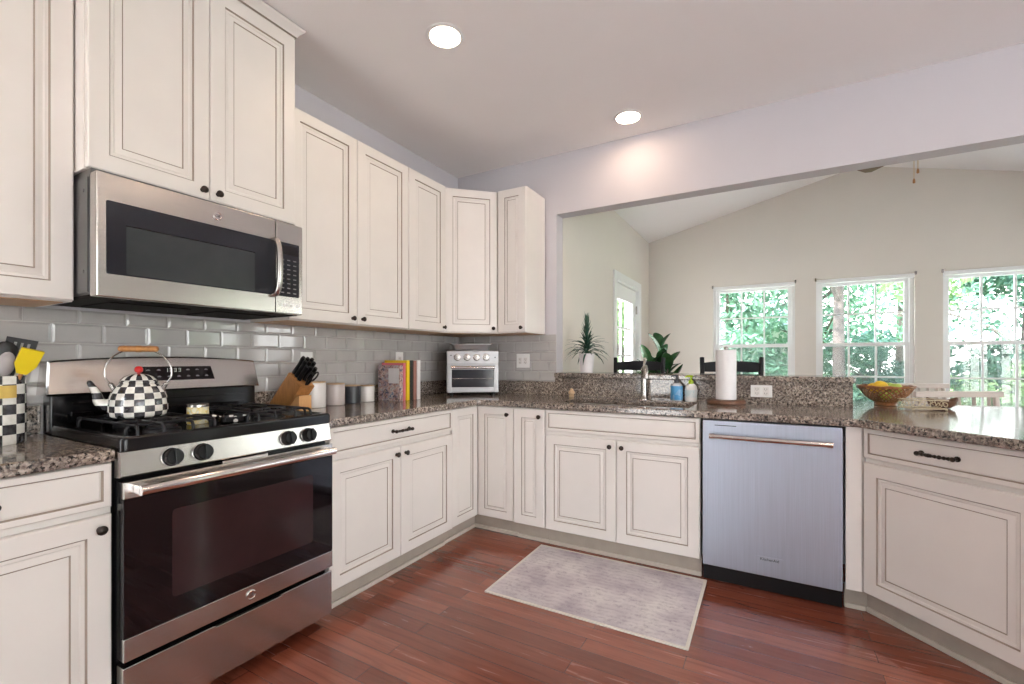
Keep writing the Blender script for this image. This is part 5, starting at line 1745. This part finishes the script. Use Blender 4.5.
# ------------------------------------------------------------------ rug
root = thing('area_rug', 'small faded lavender-grey rug with a cream border on the floorboards before the sink', 'rug', (1.607, -0.957, 0.0005), radians(0.6))
g = G(); g.box(-0.476, 0.476, -0.323, 0.323, 0, 0.007, bev=0.002); obj('pile', g, 'rug', root)
g = G(); g.prism(rrect(-0.491, 0.491, -0.338, 0.338, 0.004, 2), 0, 0.0062, holes=[rrect(-0.4765, 0.4765, -0.3235, 0.3235, 0.003, 2)], bev=0.001); obj('binding', g, 'binding', root)

# ------------------------------------------------------------------ recessed ceiling lights
def downlight(label, x, y):
    o = thing('ceiling_light', label, 'ceiling light', (x, y, CEIL - 0.0005), 0, 'recessed ceiling lights')
    gg = G()
    gg.lathe([(0.078, -0.001), (0.092, 0.0), (0.094, -0.003), (0.086, -0.008), (0.076, -0.007), (0.073, -0.002), (0.073, -0.001), (0.078, -0.001)], seg=36)
    obj('trim_ring', gg, 'trim', o)
    gg = G(); gg.lathe([(0.001, -0.0015), (0.0725, -0.0015), (0.0715, -0.004), (0.04, -0.0055), (0.001, -0.006)], seg=32)
    obj('lens', gg, 'lamp', o)
downlight('round recessed ceiling light over the middle of the kitchen', 0.999, -1.469)
downlight('round recessed ceiling light close to the pass-through header', 1.576, -0.276)
for x, y in ((2.9, -1.5), (1.0, -3.4), (2.9, -3.4), (4.8, -1.5), (4.8, -3.4)):
    downlight('round recessed ceiling light elsewhere in the kitchen ceiling', x, y)

# ------------------------------------------------------------------ the yard
g = G(); g.box(-8, 14, -14, 6.4, -0.46, -0.405)  # unseen pale ground, added to bounce neutral light in through the windows
struct('bounce_slab', g, 'bounce_ground')
g = G(); g.box(-40, 50, 6.41, 60, -0.46, -0.42)
lw_ = obj('lawn', g, 'grass'); lw_['kind'] = 'stuff'; tag(lw_, 'sunlit lawn outside the sunroom windows', 'lawn')
def tree(label, x, y, h, spread, mat, seed, trunk_r=0.14, nleaf=2600, low=0.25, leaf=0.095, name='tree', cat='tree'):
    o = thing(name, label, cat, (x, y, -0.419))
    r_ = random.Random(seed)
    gg = G()
    pts = [(0, 0, 0), (0.05 * r_.uniform(-1, 1), 0.05, h * 0.3), (0.15 * r_.uniform(-1, 1), 0.1, h * 0.6), (0.1, 0.1, h * 0.9)]
    sp2 = smooth_path(pts)
    gg.tube(sp2, [trunk_r * (1 - 0.8 * k / (len(sp2) - 1)) for k in range(len(sp2))], 10)
    for k in range(6):
        a = r_.uniform(0, 2 * pi); z = h * r_.uniform(max(low, 0.2), 0.75)
        gg.tube(smooth_path([(0, 0.05, z), (spread * 0.3 * cos(a), spread * 0.3 * sin(a), z + 0.12 * h), (spread * 0.7 * cos(a), spread * 0.7 * sin(a), z + 0.2 * h)], 4), [trunk_r * 0.35] * 4 + [trunk_r * 0.2] * 4 + [trunk_r * 0.08], 7)
    obj('trunk', gg, 'bark', o)
    blobs = []
    for k in range(16):
        a = r_.uniform(0, 2 * pi); rr = spread * r_.uniform(0.1, 0.75)
        blobs.append((Vector((rr * cos(a), rr * sin(a), h * r_.uniform(low + 0.08, 0.93))), spread * r_.uniform(0.28, 0.45)))
    verts, faces = [], []
    nleaf = int(nleaf * 2.2)
    for k in range(nleaf):
        c, br = blobs[k % len(blobs)]
        v = Vector((r_.gauss(0, 1), r_.gauss(0, 1), r_.gauss(0, 1))).normalized() * br * r_.uniform(0.5, 1.0) ** 0.5
        p = c + v
        if p.z < 0.05: p.z = 0.05 + r_.uniform(0, 0.3)
        n_ = (v.normalized() + Vector((r_.uniform(-1, 1), r_.uniform(-1, 1), r_.uniform(-.3, 1)))).normalized()
        t1 = n_.orthogonal().normalized(); t1.rotate(Matrix.Rotation(r_.uniform(0, 6.28), 3, n_)); t2 = n_.cross(t1)
        s_ = leaf * r_.uniform(0.6, 1.3)
        b0 = len(verts)
        verts += [p - t1 * s_, p + t2 * s_ * 0.45 + n_ * s_ * 0.1, p + t1 * s_, p - t2 * s_ * 0.45 + n_ * s_ * 0.1]
        faces.append((b0, b0 + 1, b0 + 2, b0 + 3))
    me = bpy.data.meshes.new('foliage'); me.from_pydata([tuple(v) for v in verts], [], faces); me.materials.append(M[mat])
    f = bpy.data.objects.new('foliage', me); COL.objects.link(f); f.parent = o
    return o
tree('teal-green leafy tree seen through the window nearest the paper towel roll', 1.3, 11.0, 7.0, 2.6, 'leafA', 1)
tree('bright green tree showing above the pale roof beyond the first window', 0.0, 17.5, 8.5, 3.2, 'leafB', 2, nleaf=3200, leaf=0.13)
tree('slender tree with a bare grey trunk outside the middle window', 3.55, 7.6, 7.0, 2.0, 'leafB', 3, 0.13, nleaf=1500, low=0.36)
tree('dense deep green tree behind the middle window', 3.6, 13.2, 5.2, 2.8, 'leafA', 4, nleaf=3400, low=0.05)
tree('deep green conifer-like tree beyond the window at the picture edge', 7.4, 11.5, 5.2, 2.0, 'leafC', 5, nleaf=2600, low=0.1)
tree('tall loose tree high in the window at the picture edge', 6.0, 16.0, 8.0, 2.6, 'leafB', 6, nleaf=1700, low=0.4)
tree('low teal shrub under the first window', 1.9, 8.0, 2.2, 1.1, 'leafA', 7, 0.06, 1500, 0.05, 0.07, 'shrub', 'shrub')
tree('low deep green shrub beneath the middle window', 4.3, 9.3, 2.2, 1.0, 'leafC', 8, 0.06, 1800, 0.05, 0.07, 'shrub', 'shrub')
tree('rounded shrub on the lawn beyond the window at the picture edge', 6.4, 8.6, 1.6, 0.9, 'leafB', 9, 0.05, 1200, 0.05, 0.065, 'shrub', 'shrub')
tree('green tree seen through the glazed side door', -0.9, 7.9, 6.0, 2.0, 'leafB', 10, nleaf=2400, low=0.1)
tree('deep green tree at the end of the side yard', -6.5, 12.0, 7.0, 3.0, 'leafA', 12, nleaf=2400, low=0.05)
side = tree('unseen leafy tree added beyond the sunroom for its reflection', 11.2, 2.6, 5.0, 2.0, 'leafB', 21, nleaf=1800, low=0.10, leaf=0.12)  # unseen trees, placed so the steel reflects green and less window glare
side['group'] = 'unseen trees added for reflections'
for x, y, rz in ((12.4, -1.6, 1.3), (12.8, 11.0, 2.4)):
    c = copy_tree(side); c.location = (x, y, -0.404 if y < 6.4 else -0.419); c.rotation_euler[2] = rz
side.location.z = -0.404
root = thing('garden_shed', 'pale blue-roofed garden shed among the trees beyond the first window', 'shed', (0.6, 14.2, -0.419))
g = G(); g.box(-2.2, 2.4, -1.0, 1.0, 0, 2.5); obj('walls', g, 'sidingw', root)
g = G(); g.prism([(-1.25, 2.5), (0, 3.35), (1.25, 2.5), (1.25, 2.58), (0, 3.45), (-1.25, 2.58)], -2.4, 2.6, mat=YZ); obj('roof', g, 'sidings', root)
g = G(); g.box(-0.5, 0.5, -1.03, -1.001, 0, 2.0); obj('door', g, 'trim', root)
